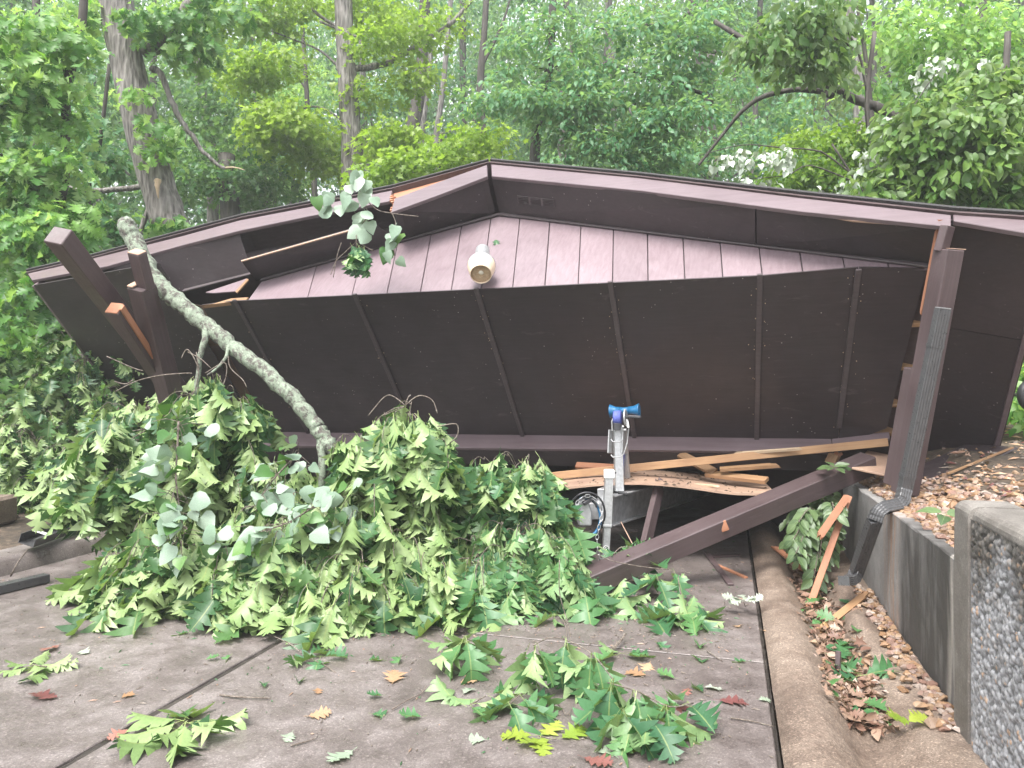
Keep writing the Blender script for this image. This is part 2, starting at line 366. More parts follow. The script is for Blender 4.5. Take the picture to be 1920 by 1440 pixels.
# ------------------------------------------------------------------ mesh helpers
class MB:
    def __init__(s): s.v = []; s.f = []; s.mi = []
    def add(s, vs, fs, mi=0):
        b = len(s.v); s.v += [tuple(x) for x in vs]
        s.f += [tuple(i + b for i in f) for f in fs]; s.mi += [mi] * len(fs)
        return s
    def box(s, lo, hi, mi=0):
        x0, y0, z0 = lo; x1, y1, z1 = hi
        return s.add([(x0, y0, z0), (x1, y0, z0), (x1, y1, z0), (x0, y1, z0), (x0, y0, z1), (x1, y0, z1), (x1, y1, z1), (x0, y1, z1)],
                     [(0, 3, 2, 1), (4, 5, 6, 7), (0, 1, 5, 4), (1, 2, 6, 5), (2, 3, 7, 6), (3, 0, 4, 7)], mi)
    def prism(s, pts, off, mi=0):           # polygon pts (any plane) pushed by vector off
        pts = [Vector(p) for p in pts]; off = Vector(off); n = len(pts)
        nn = Vector((0, 0, 0))
        for i in range(n): nn += (pts[i] - pts[0]).cross(pts[(i + 1) % n] - pts[0])
        if nn.dot(off) > 0: pts.reverse()
        vs = pts + [p + off for p in pts]
        fs = [tuple(range(n)), tuple(range(2 * n - 1, n - 1, -1))]
        fs += [((i + 1) % n, i, n + i, n + (i + 1) % n) for i in range(n)]
        return s.add(vs, fs, mi)
    def tube(s, pts, rad, n=8, mi=0, wob=0.0, cap=True, prof=None):
        pts = [Vector(p) for p in pts]; k = len(pts)
        if isinstance(rad, (int, float)): rad = [rad] * k
        T = []
        for i in range(k):
            d = pts[min(i + 1, k - 1)] - pts[max(i - 1, 0)]
            T.append(d.normalized() if d.length > 1e-9 else Vector((0, 0, 1)))
        up = Vector((0, 0, 1)) if abs(T[0].z) < 0.9 else Vector((0, 1, 0))
        x = T[0].cross(up).normalized(); y = x.cross(T[0]).normalized()
        vs = []
        for i in range(k):
            if i:
                q = T[i - 1].rotation_difference(T[i]); x = q @ x; y = q @ y
            m = len(prof) if prof else n
            for j in range(m):
                if prof: a, b = prof[j]; vs.append(pts[i] + (x * a + y * b) * rad[i])
                else:
                    an = 2 * math.pi * j / n
                    rr = rad[i] * (1 + wob * (random.random() - 0.5) * 2)
                    vs.append(pts[i] + (x * math.cos(an) + y * math.sin(an)) * rr)
        m = len(prof) if prof else n
        fs = []
        for i in range(k - 1):
            for j in range(m):
                a, b = i * m + j, i * m + (j + 1) % m
                fs.append((a, b, b + m, a + m))
        if cap: fs += [tuple(range(m - 1, -1, -1)), tuple((k - 1) * m + j for j in range(m))]
        return s.add(vs, fs, mi)
    def lathe(s, prof, n=24, mi=0, mat=None):   # prof: (radius, z)
        vs = [];
        for r, z in prof:
            for j in range(n):
                a = 2 * math.pi * j / n; p = Vector((r * math.cos(a), r * math.sin(a), z)); vs.append(mat @ p if mat else p)
        fs = []
        for i in range(len(prof) - 1):
            for j in range(n):
                a, b = i * n + j, i * n + (j + 1) % n
                fs.append((a, b, b + n, a + n))
        return s.add(vs, fs, mi)
    def mesh(s, name, mats, smooth=False):
        me = bpy.data.meshes.new(name); me.from_pydata(s.v, [], s.f)
        for m in (mats if isinstance(mats, (list, tuple)) else [mats]): me.materials.append(M[m])
        if any(s.mi): me.polygons.foreach_set('material_index', s.mi)
        if smooth: me.polygons.foreach_set('use_smooth', [True] * len(me.polygons))
        me.update()
        return me
    def obj(s, name, mats, parent=None, smooth=False, bevel=0.0, mw=None):
        return link(name, s.mesh(name, mats, smooth), parent, bevel, mw)

def link(name, me, parent=None, bevel=0.0, mw=None):
    o = bpy.data.objects.new(name, me); COL.objects.link(o)
    if parent is not None: o.parent = parent
    if mw is not None: o.matrix_basis = mw
    if bevel:
        b = o.modifiers.new('bevel', 'BEVEL'); b.width = bevel; b.segments = 1; b.limit_method = 'ANGLE'
    return o
def tag(o, label=None, cat=None, group=None, kind=None):
    if label: o['label'] = label
    if cat: o['category'] = cat
    if group: o['group'] = group
    if kind: o['kind'] = kind
    return o
def empty(name, loc, label=None, cat=None, group=None, kind=None, mw=None):
    o = bpy.data.objects.new(name, None); COL.objects.link(o)
    o.empty_display_size = 0.1
    if mw is not None: o.matrix_basis = mw
    else: o.location = loc
    return tag(o, label, cat, group, kind)
def inv(parent):                            # the world placed in a parent's frame (parents here are unrotated unless given mw)
    return parent.matrix_basis.inverted()
def beam_matrix(p0, p1, roll=0.0):
    p0, p1 = Vector(p0), Vector(p1); x = (p1 - p0).normalized()
    y = Vector((0, 0, 1)).cross(x); y = y.normalized() if y.length > 1e-5 else Vector((0, 1, 0))
    z = x.cross(y)
    m = Matrix(((x.x, y.x, z.x, p0.x), (x.y, y.y, z.y, p0.y), (x.z, y.z, z.z, p0.z), (0, 0, 0, 1)))
    return m @ Matrix.Rotation(roll, 4, 'X'), (p1 - p0).length
def beam(name, p0, p1, w, t, mat, roll=0.0, parent=None, bevel=0.004, jag0=0.0, jag1=0.0, warp=0.0):
    """A sawn board from p0 to p1 in its own frame (grain along x); jag breaks an end into splinters, warp bows it."""
    mw, L = beam_matrix(p0, p1, roll)
    b = MB(); n = 5 if warp else 1
    if jag0 or jag1:
        k = 6; ys = [-w / 2 + w * i / k for i in range(k + 1)]
        j0 = [-jag0 * random.random() for _ in ys]; j1 = [L + jag1 * random.random() for _ in ys]
        for i in range(k):
            b.add([(j0[i], ys[i], -t / 2), (j1[i], ys[i], -t / 2), (j1[i + 1], ys[i + 1], -t / 2), (j0[i + 1], ys[i + 1], -t / 2),
                   (j0[i] * .7, ys[i], t / 2), (j1[i] - jag1 * .3, ys[i], t / 2), (j1[i + 1] - jag1 * .3, ys[i + 1], t / 2), (j0[i + 1] * .7, ys[i + 1], t / 2)],
                  [(0, 3, 2, 1), (4, 5, 6, 7)] + ([(0, 1, 5, 4)] if i == 0 else []) + ([(2, 3, 7, 6)] if i == k - 1 else []) + [(1, 2, 6, 5), (3, 0, 4, 7)])
        bevel = 0
    else:
        vs = []; 
        for i in range(n + 1):
            x = L * i / n; dz = warp * math.sin(math.pi * i / n)
            vs += [(x, -w / 2, dz - t / 2), (x, w / 2, dz - t / 2), (x, w / 2, dz + t / 2), (x, -w / 2, dz + t / 2)]
        fs = [(0, 3, 2, 1), (4 * n, 4 * n + 1, 4 * n + 2, 4 * n + 3)]
        for i in range(n):
            a = 4 * i; fs += [(a + j, a + (j + 1) % 4, a + 4 + (j + 1) % 4, a + 4 + j) for j in range(4)]
        b.add(vs, fs)
    if parent is not None: mw = inv(parent) @ mw
    return b.obj(name, mat, parent, bevel=bevel, mw=mw)

def vnoise(x, y, s=0):                      # cheap smooth noise, about -1..1
    return (np.sin(x * 1.3 + 1.7 * s) * np.cos(y * 1.1 - s) + 0.5 * np.sin(x * 2.9 + y * 1.7 + 2.1 * s) + 0.3 * np.sin(x * 5.3 - y * 4.7 + s)) / 1.8

# ---- leaves: templates and clouds
def leaf_template(kind, curl=0.4, fold=0.25, wave=0.06, seed=0, petiole=0.2):
    """verts (n,3), tris, rib weight, material slot per tri; x across, y along (petiole from y=0), z up."""
    rg = random.Random(seed)
    if kind == 'oak':
        lobes = [(0.07, 0.18, 0.18, 0.075), (0.20, 0.38, 0.37, 0.105), (0.41, 0.63, 0.45, 0.115), (0.62, 0.81, 0.32, 0.085), (0.81, 0.92, 0.15, 0.055)]
        ys = [l[0] for l in lobes] + [0.90]
        V = []; rib = []; T = []
        mids = [0.0] + ys + [1.0]
        for y in mids: V.append((0, y)); rib.append(1.0)
        for sgn in (-1, 1):
            for i, (y0, yt, w, sw) in enumerate(lobes):
                w *= rg.uniform(0.88, 1.12); yt += rg.uniform(-0.02, 0.02)
                y1 = ys[i + 1]; sw1 = lobes[i + 1][3] if i < 4 else 0.035
                P = [(sw, y0), (w * 0.64, y0 + (yt - y0) * 0.50), (w, yt), (w * 0.55, yt + 0.035), (sw1, y1)]
                b = len(V); V += [(sgn * a, y) for a, y in P]; rib += [0.35, 0, 0, 0, 0.35]
                m0, m1 = 1 + i, 2 + i
                tr = [(m0, b, b + 1), (m0, b + 1, b + 3), (b + 1, b + 2, b + 3), (m0, b + 3, m1), (m1, b + 3, b + 4)]
                T += tr if sgn > 0 else [(a, c2, b2) for a, b2, c2 in tr]
            # base and tip
            b0 = len(V); V += [(sgn * 0.06, 0.06), (sgn * 0.035, 0.90)]; rib += [0.35, 0.35]
            tr = [(0, b0, 1), (6, b0 + 1, 7)]
            T += tr if sgn > 0 else [(a, c2, b2) for a, b2, c2 in tr]
    elif kind == 'maple':                     # small lobed leaf for crowns
        P = [(0.05, 0.0), (0.42, 0.12), (0.22, 0.30), (0.50, 0.62), (0.20, 0.58), (0.0, 1.0)]
        V = [(0, 0), (0, 0.45)]; rib = [1, 1]; T = []
        for sgn in (-1, 1):
            b = len(V); V += [(sgn * a, y) for a, y in P]; rib += [0.2] * 6
            tr = [(0, b, b + 1), (0, b + 1, b + 2), (0, b + 2, 1), (1, b + 2, b + 3), (1, b + 3, b + 4), (1, b + 4, b + 5)]
            T += tr if sgn > 0 else [(a, c2, b2) for a, b2, c2 in tr]
    else:
        if kind == 'heart': prof = [(0.0, 0.04), (0.30, -0.03), (0.46, 0.14), (0.42, 0.42), (0.20, 0.76), (0.0, 1.0)]
        elif kind == 'ovate': prof = [(0.0, 0.0), (0.14, 0.10), (0.26, 0.32), (0.24, 0.58), (0.11, 0.84), (0.0, 1.0)]
        else: prof = [(0.0, 0.0), (0.24, 0.33), (0.0, 1.0)]
        n = len(prof)
        V = [(0, y) for _, y in prof]; rib = [1.0] * n; T = []
        if kind == 'heart': V[1] = (0, 0.10); V[0] = (0, 0.02)
        for sgn in (-1, 1):
            b = len(V); V += [(sgn * a, y) for a, y in prof[1:-1]]; rib += [0.0] * (n - 2)
            tr = []
            for i in range(n - 1):
                if i == 0: tr.append((0, b, 1))
                elif i == n - 2: tr.append((i, b + i - 1, n - 1))
                else: tr += [(i, b + i - 1, b + i), (i, b + i, i + 1)]
            T += tr if sgn > 0 else [(a, c2, b2) for a, b2, c2 in tr]
    P = np.array([(a, y, 0.0) for a, y in V], float)
    ph = rg.uniform(0, 6.28)
    P[:, 2] += fold * np.abs(P[:, 0]) + wave * np.sin(P[:, 1] * 9 + ph) * np.abs(P[:, 0]) * 2
    tw = rg.uniform(-0.5, 0.5) * (1 if wave > 0 else 0)
    if tw:
        a = tw * P[:, 1]; x, z = P[:, 0].copy(), P[:, 2].copy()
        P[:, 0] = x * np.cos(a) - z * np.sin(a); P[:, 2] = x * np.sin(a) + z * np.cos(a)
    if curl:                                  # bend the blade downwards along its length
        a = curl * P[:, 1]; y, z = P[:, 1].copy(), P[:, 2].copy()
        P[:, 1] = np.sin(a) / curl + z * np.sin(a); P[:, 2] = -(1 - np.cos(a)) / curl + z * np.cos(a)
    slots = [0] * len(T)
    if petiole:
        P[:, 1] += petiole
        b = len(P); w = 0.010
        P = np.vstack([P, [(-w, 0, 0.03), (w, 0, 0.03), (w, petiole * 1.02, 0), (-w, petiole * 1.02, 0)]])
        rib = list(rib) + [1.0] * 4
        T = T + [(b, b + 1, b + 2), (b, b + 2, b + 3)]; slots += [0, 0]
    return P, np.array(T, int), np.array(rib, float)

def np_mesh(name, P, T, mats, tint=None, rib=None, smooth=True, midx=None):
    me = bpy.data.meshes.new(name)
    me.vertices.add(len(P)); me.vertices.foreach_set('co', np.ascontiguousarray(P, np.float32).ravel())
    me.loops.add(T.size); me.loops.foreach_set('vertex_index', np.ascontiguousarray(T, np.int32).ravel())
    me.polygons.add(len(T)); k = T.shape[1]
    me.polygons.foreach_set('loop_start', np.arange(0, T.size, k, dtype=np.int32))
    try: me.polygons.foreach_set('loop_total', np.full(len(T), k, np.int32))
    except Exception: pass
    for m in (mats if isinstance(mats, (list, tuple)) else [mats]): me.materials.append(M[m])
    if midx is not None: me.polygons.foreach_set('material_index', np.ascontiguousarray(midx, np.int32))
    me.polygons.foreach_set('use_smooth', np.full(len(T), smooth, bool))
    if tint is not None:
        a = me.attributes.new('tint', 'FLOAT', 'FACE'); a.data.foreach_set('value', np.ascontiguousarray(tint, np.float32))
    if rib is not None:
        a = me.attributes.new('rib', 'FLOAT', 'POINT'); a.data.foreach_set('value', np.ascontiguousarray(rib, np.float32))
    me.update(calc_edges=True)
    return me
def unit(a): return a / np.maximum(np.linalg.norm(a, axis=-1, keepdims=True), 1e-9)
def leaf_cloud(tmpls, pos, dirs, nrm, size, tint):
    """Arrays of leaves -> (verts, tris, tint per tri). Leaf i points along dirs[i], its top side faces nrm[i]."""
    out_v, out_t, out_c = [], [], []; base = 0
    pick = RNG.integers(0, len(tmpls), len(pos))
    for k, (P, T, _) in enumerate(tmpls):
        i = np.nonzero(pick == k)[0]
        if not len(i): continue
        y = unit(dirs[i]); x = unit(np.cross(y, nrm[i])); z = np.cross(x, y)
        v = pos[i][:, None, :] + size[i][:, None, None] * (P[None, :, 0:1] * x[:, None] + P[None, :, 1:2] * y[:, None] + P[None, :, 2:3] * z[:, None])
        out_v.append(v.reshape(-1, 3))
        out_t.append((T[None] + (np.arange(len(i)) * len(P))[:, None, None] + base).reshape(-1, 3)); base += v.shape[0] * v.shape[1]
        out_c.append(np.repeat(tint[i], len(T)))
    return np.vstack(out_v), np.vstack(out_t), np.concatenate(out_c)

OAKS = [leaf_template('oak', curl=c, fold=f, wave=0.10, seed=i) for i, (c, f) in enumerate([(0.5, 0.45), (0.9, 0.7), (0.3, 0.9), (0.7, 0.3), (1.2, 0.6), (0.2, 0.6), (-0.5, 0.5), (0.8, 1.1), (1.6, 0.8), (0.5, 0.7)])]
OAK_FLAT = [leaf_template('oak', curl=c, fold=f, wave=0.06, seed=20 + i) for i, (c, f) in enumerate([(0.15, 0.12), (0.3, 0.18), (-0.2, 0.1), (0.45, 0.05)])]
HEARTS = [leaf_template('heart', curl=c, fold=f, wave=0.05, seed=40 + i) for i, (c, f) in enumerate([(0.3, 0.2), (0.7, 0.35), (-0.3, 0.15)])]
OVATES = [leaf_template('ovate', curl=c, fold=f, wave=0.04, seed=50 + i) for i, (c, f) in enumerate([(0.3, 0.3), (0.7, 0.2), (0.1, 0.45)])]
def leaf_meshes(tag_, tm, mat):
    return [np_mesh(tag_, P, T, mat, rib=rib) for P, T, rib in tm]
LM = {'oak': leaf_meshes('oak_leaf', OAKS, 'oakleaf'), 'oakg': leaf_meshes('oak_leaf', OAKS, 'oakflesh'), 'oakflat': leaf_meshes('oak_leaf', OAK_FLAT, 'oakflesh'),
      'heart': leaf_meshes('heart_leaf', HEARTS, 'poplarleaf'), 'ovate': leaf_meshes('ovate_leaf', OVATES, 'ovate'),
      'tan': leaf_meshes('dead_leaf', OAK_FLAT, 'tanleaf'), 'red': leaf_meshes('dead_leaf', OAK_FLAT, 'redleaf'),
      'pale': leaf_meshes('leaf', OAK_FLAT, 'paleleaf'), 'lime': leaf_meshes('leaf', OAK_FLAT, 'limeleaf')}
def leaf_matrix(pos, dr, nr, size):
    y = Vector(dr).normalized(); x = y.cross(Vector(nr)).normalized(); z = x.cross(y)
    return Matrix(((x.x * size, y.x * size, z.x * size, pos[0]), (x.y * size, y.y * size, z.y * size, pos[1]), (x.z * size, y.z * size, z.z * size, pos[2]), (0, 0, 0, 1)))
def leaf_obj(kind, pos, dr, nr, size, parent=None, name='leaf'):
    mw = leaf_matrix(pos, dr, nr, size)
    if parent is not None: mw = inv(parent) @ mw
    return link(name, random.choice(LM[kind]), parent, mw=mw)
# ------------------------------------------------------------------ the setting: terrain, driveway, swale, walls
def sstep(x, a, b):
    t = np.clip((np.asarray(x, float) - a) / (b - a), 0, 1)
    return t * t * (3 - 2 * t)
def bank_z(a, c):
    return 0.715 + 0.085 * np.clip(a, -2, 12) * sstep(c, 0.95, 1.7) + 0.05 * np.clip(c - 1.5, 0, 30) * 0.6 + 0.02 * vnoise(a * 3, c * 3)
def ground_z(a, c):
    a = np.asarray(a, float); c = np.asarray(c, float)
    hill = 0.30 * np.clip(a - 11.5, 0, 60) * sstep(a, 11, 20) + 0.35 * vnoise(a * .35, c * .3) * sstep(a, 10, 16)
    left = 0.10 + 0.07 * np.clip(-6.3 - c, 0, 30) + 0.05 * vnoise(a * 1.1, c)
    mid = -0.42 + 0.5 * sstep(a, 9.2, 11.0)
    right = bank_z(a, c)
    z = np.where(c < -6.15, left, np.where(c < 0.93, mid, right))
    z = np.where(a > 9.2, z * (1 - sstep(a, 9.2, 12)) + (0.25 * sstep(c, -2, 3) + 0.2) * sstep(a, 9.2, 12), z)
    return z + hill
_c = np.concatenate([np.linspace(-85, -9, 24), np.linspace(-8, -6.4, 8), [-6.2, -6.1], np.linspace(-5, 0.8, 8), [0.90, 0.945], np.linspace(1.0, 6, 50), np.linspace(6.5, 85, 30)])
_a = np.concatenate([np.linspace(-12, -3, 6), np.linspace(-2.7, 9, 90), np.linspace(9.4, 14, 20), np.linspace(15, 100, 50)])
AA, CC = np.meshgrid(_a, _c, indexing='ij'); ZZ = ground_z(AA, CC)
XY = np.array([DA.x, DA.y])[None, None] + AA[..., None] * np.array([DT.x, DT.y]) + CC[..., None] * np.array([DRR.x, DRR.y])
TP = np.concatenate([XY, ZZ[..., None]], -1).reshape(-1, 3)
na, ncn = AA.shape
ii = (np.arange(na - 1)[:, None] * ncn + np.arange(ncn - 1)[None]).ravel()
TQ = np.stack([ii, ii + 1, ii + ncn + 1, ii + ncn], 1)[:, ::-1]
ter = link('ground', np_mesh('ground', TP, TQ, 'earth'))
tag(ter, kind='structure')
def gz(p):
    a, c = ac(p); return float(ground_z(a, c))

# driveway slabs
drv = empty('driveway', DR(0, -3), kind='structure')
def slab(c0, c1, a0, a1):
    b = MB(); b.prism([DR(a0, c0), DR(a0, c1), DR(a1, c1), DR(a1, c0)], (0, 0, -0.14))
    o = b.obj('slab', 'slab', drv, bevel=0.005, mw=inv(drv))
    return o
LJ = -2.89
slab(-6.0, LJ - 0.022, -2.6, 1.297); slab(-6.0, LJ - 0.022, 1.311, 4.9); slab(-6.0, LJ - 0.022, 4.912, 9.1)
slab(LJ + 0.022, -0.014, -2.6, 1.188); slab(LJ + 0.022, -0.014, 1.202, 4.9); slab(LJ + 0.022, -0.014, 4.912, 9.1)
b = MB(); jr = random.Random(3)
for c0, c1, a0, a1, z in [(LJ - .0215, LJ + .0215, -2.6, 9.1, -0.010), (-0.0135, 0.006, -2.6, 9.1, -0.022)]:
    n = 160; vs = []
    for i in range(n + 1):
        a = a0 + (a1 - a0) * i / n
        vs += [DR(a, c0, z + jr.uniform(-.006, .004)), DR(a, (c0 + c1) / 2, z + jr.uniform(-.008, .008)), DR(a, c1, z + jr.uniform(-.006, .004))]
    fs = []
    for i in range(n): q = 3 * i; fs += [(q, q + 1, q + 4, q + 3), (q + 1, q + 2, q + 5, q + 4)]
    b.add(vs, [f[::-1] if False else f for f in fs])
for c0, c1, a in [(LJ + .03, -0.015, 1.195), (-6, LJ - .03, 1.304)]:
    b.prism([DR(a - .0068, c0, -.003), DR(a - .0068, c1, -.003), DR(a + .0068, c1, -.003), DR(a + .0068, c0, -.003)], (0, 0, -.05))
b.obj('joint_filler', 'joint', drv, mw=inv(drv))

# rolled kerb and drainage swale beside the driveway
SWC = [(0.012, 0.0), (0.04, 0.028), (0.09, 0.052), (0.15, 0.062), (0.22, 0.048), (0.29, -0.005), (0.36, -0.085), (0.43, -0.125), (0.50, -0.12), (0.58, -0.075), (0.66, -0.04), (0.76, -0.03), (0.86, -0.02), (0.93, -0.02)]
def swale_z(a, c):
    z = np.interp(c, [p[0] for p in SWC], [p[1] for p in SWC])
    z = z + 0.13 * np.exp(-((a - 2.05) / 0.30) ** 2 - ((c - 0.60) / 0.11) ** 2) + 0.15 * np.exp(-((a - 2.85) / 0.36) ** 2 - ((c - 0.62) / 0.13) ** 2)
    z = z + 0.09 * sstep(a, 1.0, -0.6) * sstep(c, 0.3, 0.5) + 0.008 * vnoise(a * 4, c * 9) * sstep(c, 0.05, 0.2)
    return z - 0.012 * np.abs(np.sin(a * 1.9)) ** 30 * (c < 0.3)
sa = np.linspace(-2.6, 6.5, 150); sc_ = np.concatenate([np.linspace(0.012, 0.93, 44)])
SA, SCg = np.meshgrid(sa, sc_, indexing='ij'); SZ = swale_z(SA, SCg)
sxy = np.array([DA.x, DA.y])[None, None] + SA[..., None] * np.array([DT.x, DT.y]) + SCg[..., None] * np.array([DRR.x, DRR.y])
SP = np.concatenate([sxy, SZ[..., None]], -1).reshape(-1, 3)
ii = (np.arange(len(sa) - 1)[:, None] * len(sc_) + np.arange(len(sc_) - 1)[None]).ravel()
SQ = np.stack([ii, ii + 1, ii + len(sc_) + 1, ii + len(sc_)], 1)[:, ::-1]
tag(link('drainage_swale', np_mesh('drainage_swale', SP, SQ, 'swale')), kind='structure')
def DS(a, c, dz=0.0):
    return DR(a, c, float(swale_z(a, c)) + dz)

# left kerb
kb = MB()
kn = 24
vs = []
prof = [(-6.38, 0.02), (-6.37, 0.11), (-6.33, 0.145), (-6.10, 0.14), (-6.04, 0.11), (-6.01, -0.02)]
for i in range(kn + 1):
    a = -0.5 + 9.0 * i / kn
    for c, z in prof: vs.append(DR(a, c + 0.012 * vnoise(a * 2, 3), z + 0.012 * vnoise(a * 3, c)))
fs = []
for i in range(kn):
    for j in range(len(prof) - 1): q = i * len(prof) + j; fs.append((q, q + 1, q + 1 + len(prof), q + len(prof)))
fs.append(tuple(range(len(prof)))[::-1])
tag(kb.add(vs, fs).obj('kerb', 'slab', smooth=True), kind='structure')

# low retaining wall (own frame: x along the wall, y into the bank, z up)
def frame_on_drive(a, c):
    o = DR(a, c)
    return Matrix(((DT.x, DRR.x, 0, o.x), (DT.y, DRR.y, 0, o.y), (0, 0, 1, 0), (0, 0, 0, 1)))
def rough_slab(x0, x1, y0, y1, z0, ztop, nx, nz, amp, seed, round_top=0.012):
    """Block with a gridded front, top and ends so that its edges can wander; ztop is a function of x."""
    vs, fs = [], []
    prof = []
    for i in range(nx + 1):
        x = x0 + (x1 - x0) * i / nx; zt = ztop(x)
        col = [(y0 + amp * vnoise(x * 6, k * .7, seed) * (0 if k < 2 else 1), z0 + (zt - round_top - z0) * k / nz) for k in range(nz + 1)]
        col += [(y0 + round_top * (1 - math.cos(t_)), zt - round_top * (1 - math.sin(t_)) + amp * .3 * vnoise(x * 9, 2, seed)) for t_ in (.35, .7, 1.05, 1.35, 1.57)] + [ (y1 - round_top, zt), (y1, zt - round_top), (y1, z0)]
        prof.append(len(col)); vs += [(x, y, z) for y, z in col]
    m = prof[0]
    for i in range(nx):
        for j in range(m - 1):
            q = i * m + j; fs.append((q, q + m, q + m + 1, q + 1))
    fs.append(tuple(range(m))); fs.append(tuple(nx * m + j for j in range(m))[::-1])
    return vs, fs
rw = empty('low_retaining_wall', DR(2.3, 0.9), 'smooth concrete retaining wall with black algae streaks holding back the gravel bed', 'wall')
b = MB(); b.add(*rough_slab(0.665, 4.5, 0.862, 0.955, -0.3, lambda x: 0.755 - 0.013 * x, 40, 10, 0.006, 4))
b.obj('wall_face', 'wallstain', rw, mw=inv(rw) @ frame_on_drive(0, 0))
tw = empty('tall_retaining_wall', DR(-0.6, 0.85), 'tall retaining wall end with rough exposed pebble face', 'wall')
b = MB(); b.add(*rough_slab(0.455, 0.662, 0.812, 1.08, -0.3, lambda x: 1.055, 6, 12, 0.004, 7, 0.05))
b.obj('end_pier', 'wall', tw, mw=inv(tw) @ frame_on_drive(0, 0))
# pebble face: really displaced
nx, nz = 290, 290
gx = np.linspace(-1.0, 0.453, nx); gzv = np.linspace(-0.25, 1.0, nz)
GX, GZ = np.meshgrid(gx, gzv, indexing='ij')
pr = np.random.default_rng(5); ncell = 9000
px_ = pr.uniform(-1.05, .5, ncell); pz_ = pr.uniform(-.3, 1.1, ncell); prd = pr.uniform(0.006, 0.017, ncell); ph_ = pr.uniform(0.4, 1.0, ncell)
HGT = np.zeros_like(GX); PEB = np.zeros_like(GX)
for k in range(ncell):
    i0, i1 = np.searchsorted(gx, [px_[k] - prd[k], px_[k] + prd[k]]); j0, j1 = np.searchsorted(gzv, [pz_[k] - prd[k], pz_[k] + prd[k]])
    if i1 <= i0 or j1 <= j0: continue
    d2 = ((GX[i0:i1, j0:j1] - px_[k]) ** 2 + (GZ[i0:i1, j0:j1] - pz_[k]) ** 2) / prd[k] ** 2
    hk = np.sqrt(np.clip(1 - d2, 0, 1)) * prd[k] * ph_[k]; win = hk > HGT[i0:i1, j0:j1]
    HGT[i0:i1, j0:j1] = np.where(win, hk, HGT[i0:i1, j0:j1]); PEB[i0:i1, j0:j1] = np.where(win, .05 + .95 * (k * .61803 % 1), PEB[i0:i1, j0:j1])
edge = sstep(GX, 0.45, 0.40) * sstep(GZ, 1.0, 0.96)
Y = 0.822 - HGT * 0.9 * edge
P = np.stack([GX, Y, GZ], -1).reshape(-1, 3)
ii = (np.arange(nx - 1)[:, None] * nz + np.arange(nz - 1)[None]).ravel()
Q = np.stack([ii, ii + nz, ii + nz + 1, ii + 1], 1)
link('pebble_face', np_mesh('pebble_face', P, Q, 'aggregate', rib=PEB.ravel()), tw, mw=inv(tw) @ frame_on_drive(0, 0))
b = MB(); b.add(*rough_slab(-1.0, 0.454, 0.83, 1.08, -0.3, lambda x: 1.052, 20, 6, 0.003, 9, 0.05))
b.obj('wall_core', 'wall', tw, mw=inv(tw) @ frame_on_drive(0, 0))

# ------------------------------------------------------------------ the collapsed carport
car = empty('carport', None, 'collapsed brown carport roof tipped forward onto the driveway', 'carport', mw=CM)
def lp(name, mat, mb, bevel=0.0, smooth=False):
    return mb.obj(name, mat, car, smooth, bevel)
def slab4(name, mat, pts, th, bevel=0.0):   # a sheet through local points, th thick (away from the camera side when th > 0)
    pts = [Vector(p) for p in pts]
    n = (pts[1] - pts[0]).cross(pts[2] - pts[0]).normalized()
    eye = CMI @ Vector((0, 0, EYE))
    if n.dot(eye - pts[0]) > 0: n = -n
    return lp(name, mat, MB().prism(pts, n * th), bevel)
# ceiling sheets and the battens over their seams
seam_s = [LP(447, 573, 1, 0).x, LP(670, 560, 1, 0).x, LP(895, 545, 1, 0).x, LP(1145, 530, 1, 0).x, LP(1425, 510, 1, 0).x, LP(1610, 503, 1, 0).x]
seam_b = [s + d for s, d in zip(seam_s, (0.0, 0.0, 0.02, -0.02, -0.06, -0.06))]
WB = -1.93
tl = [LP(378, 572, 1, 0)] + [Vector((s, 0, 0.0)) for s in seam_s] + [LP(1737, 506, 1, 0)]
tl[6] = tl[6] + Vector((0, 0, .035)); tl[7] = tl[7] + Vector((0, 0, .012))
bl = [Vector((-4.55, 0, WB))] + [Vector((s, 0, WB)) for s in seam_b] + [LP(1663, 803, 1, 0)]
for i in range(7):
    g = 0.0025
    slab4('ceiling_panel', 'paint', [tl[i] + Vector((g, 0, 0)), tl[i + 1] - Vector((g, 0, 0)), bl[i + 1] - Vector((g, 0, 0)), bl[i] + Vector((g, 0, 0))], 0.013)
for i, (s0, s1) in enumerate(zip(seam_s, seam_b)):
    p0, p1 = CW(s0, -0.012, 0.028), CW(s1, -0.012, WB + 0.02 if i < 5 else -1.70)
    mw = Matrix.Identity(4)
    w = 0.022
    lp('batten', 'trim', MB().prism([(s0 - w, -.003, .026), (s0 + w, -.003, .026), (s1 + w, -.003, WB + (.0 if i < 5 else .26)), (s1 - w, -.003, WB + (.0 if i < 5 else .26))], (0, -0.022, 0)), 0.003)
# bottom beam (two lengths: the right one drops away)
sL, sK, sR = -4.6, LP(1560, 802, 1, 0).x, LP(1668, 806, 1, 0).x
b = MB(); b.prism([(sL, 0.03, WB - .01), (sK, 0.03, WB + 0.10), (sK, -0.165, WB + 0.10), (sL, -0.235, WB - .01)], (0, 0, -0.04)); lp('lower_beam', 'fascia', b, 0.005)  # same brown paint, given the lighter copy because its face catches the sky
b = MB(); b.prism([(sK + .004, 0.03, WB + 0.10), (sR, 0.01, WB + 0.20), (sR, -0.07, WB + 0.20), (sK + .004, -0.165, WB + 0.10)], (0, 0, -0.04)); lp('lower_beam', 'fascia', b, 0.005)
b = MB(); b.prism([(sL, -0.235, WB - .052), (sK, -0.165, WB + .058), (sK, -0.165, WB - .16), (sL, -0.235, WB - .26)], (0, 0.035, 0)); lp('beam_soffit', 'paint', b)
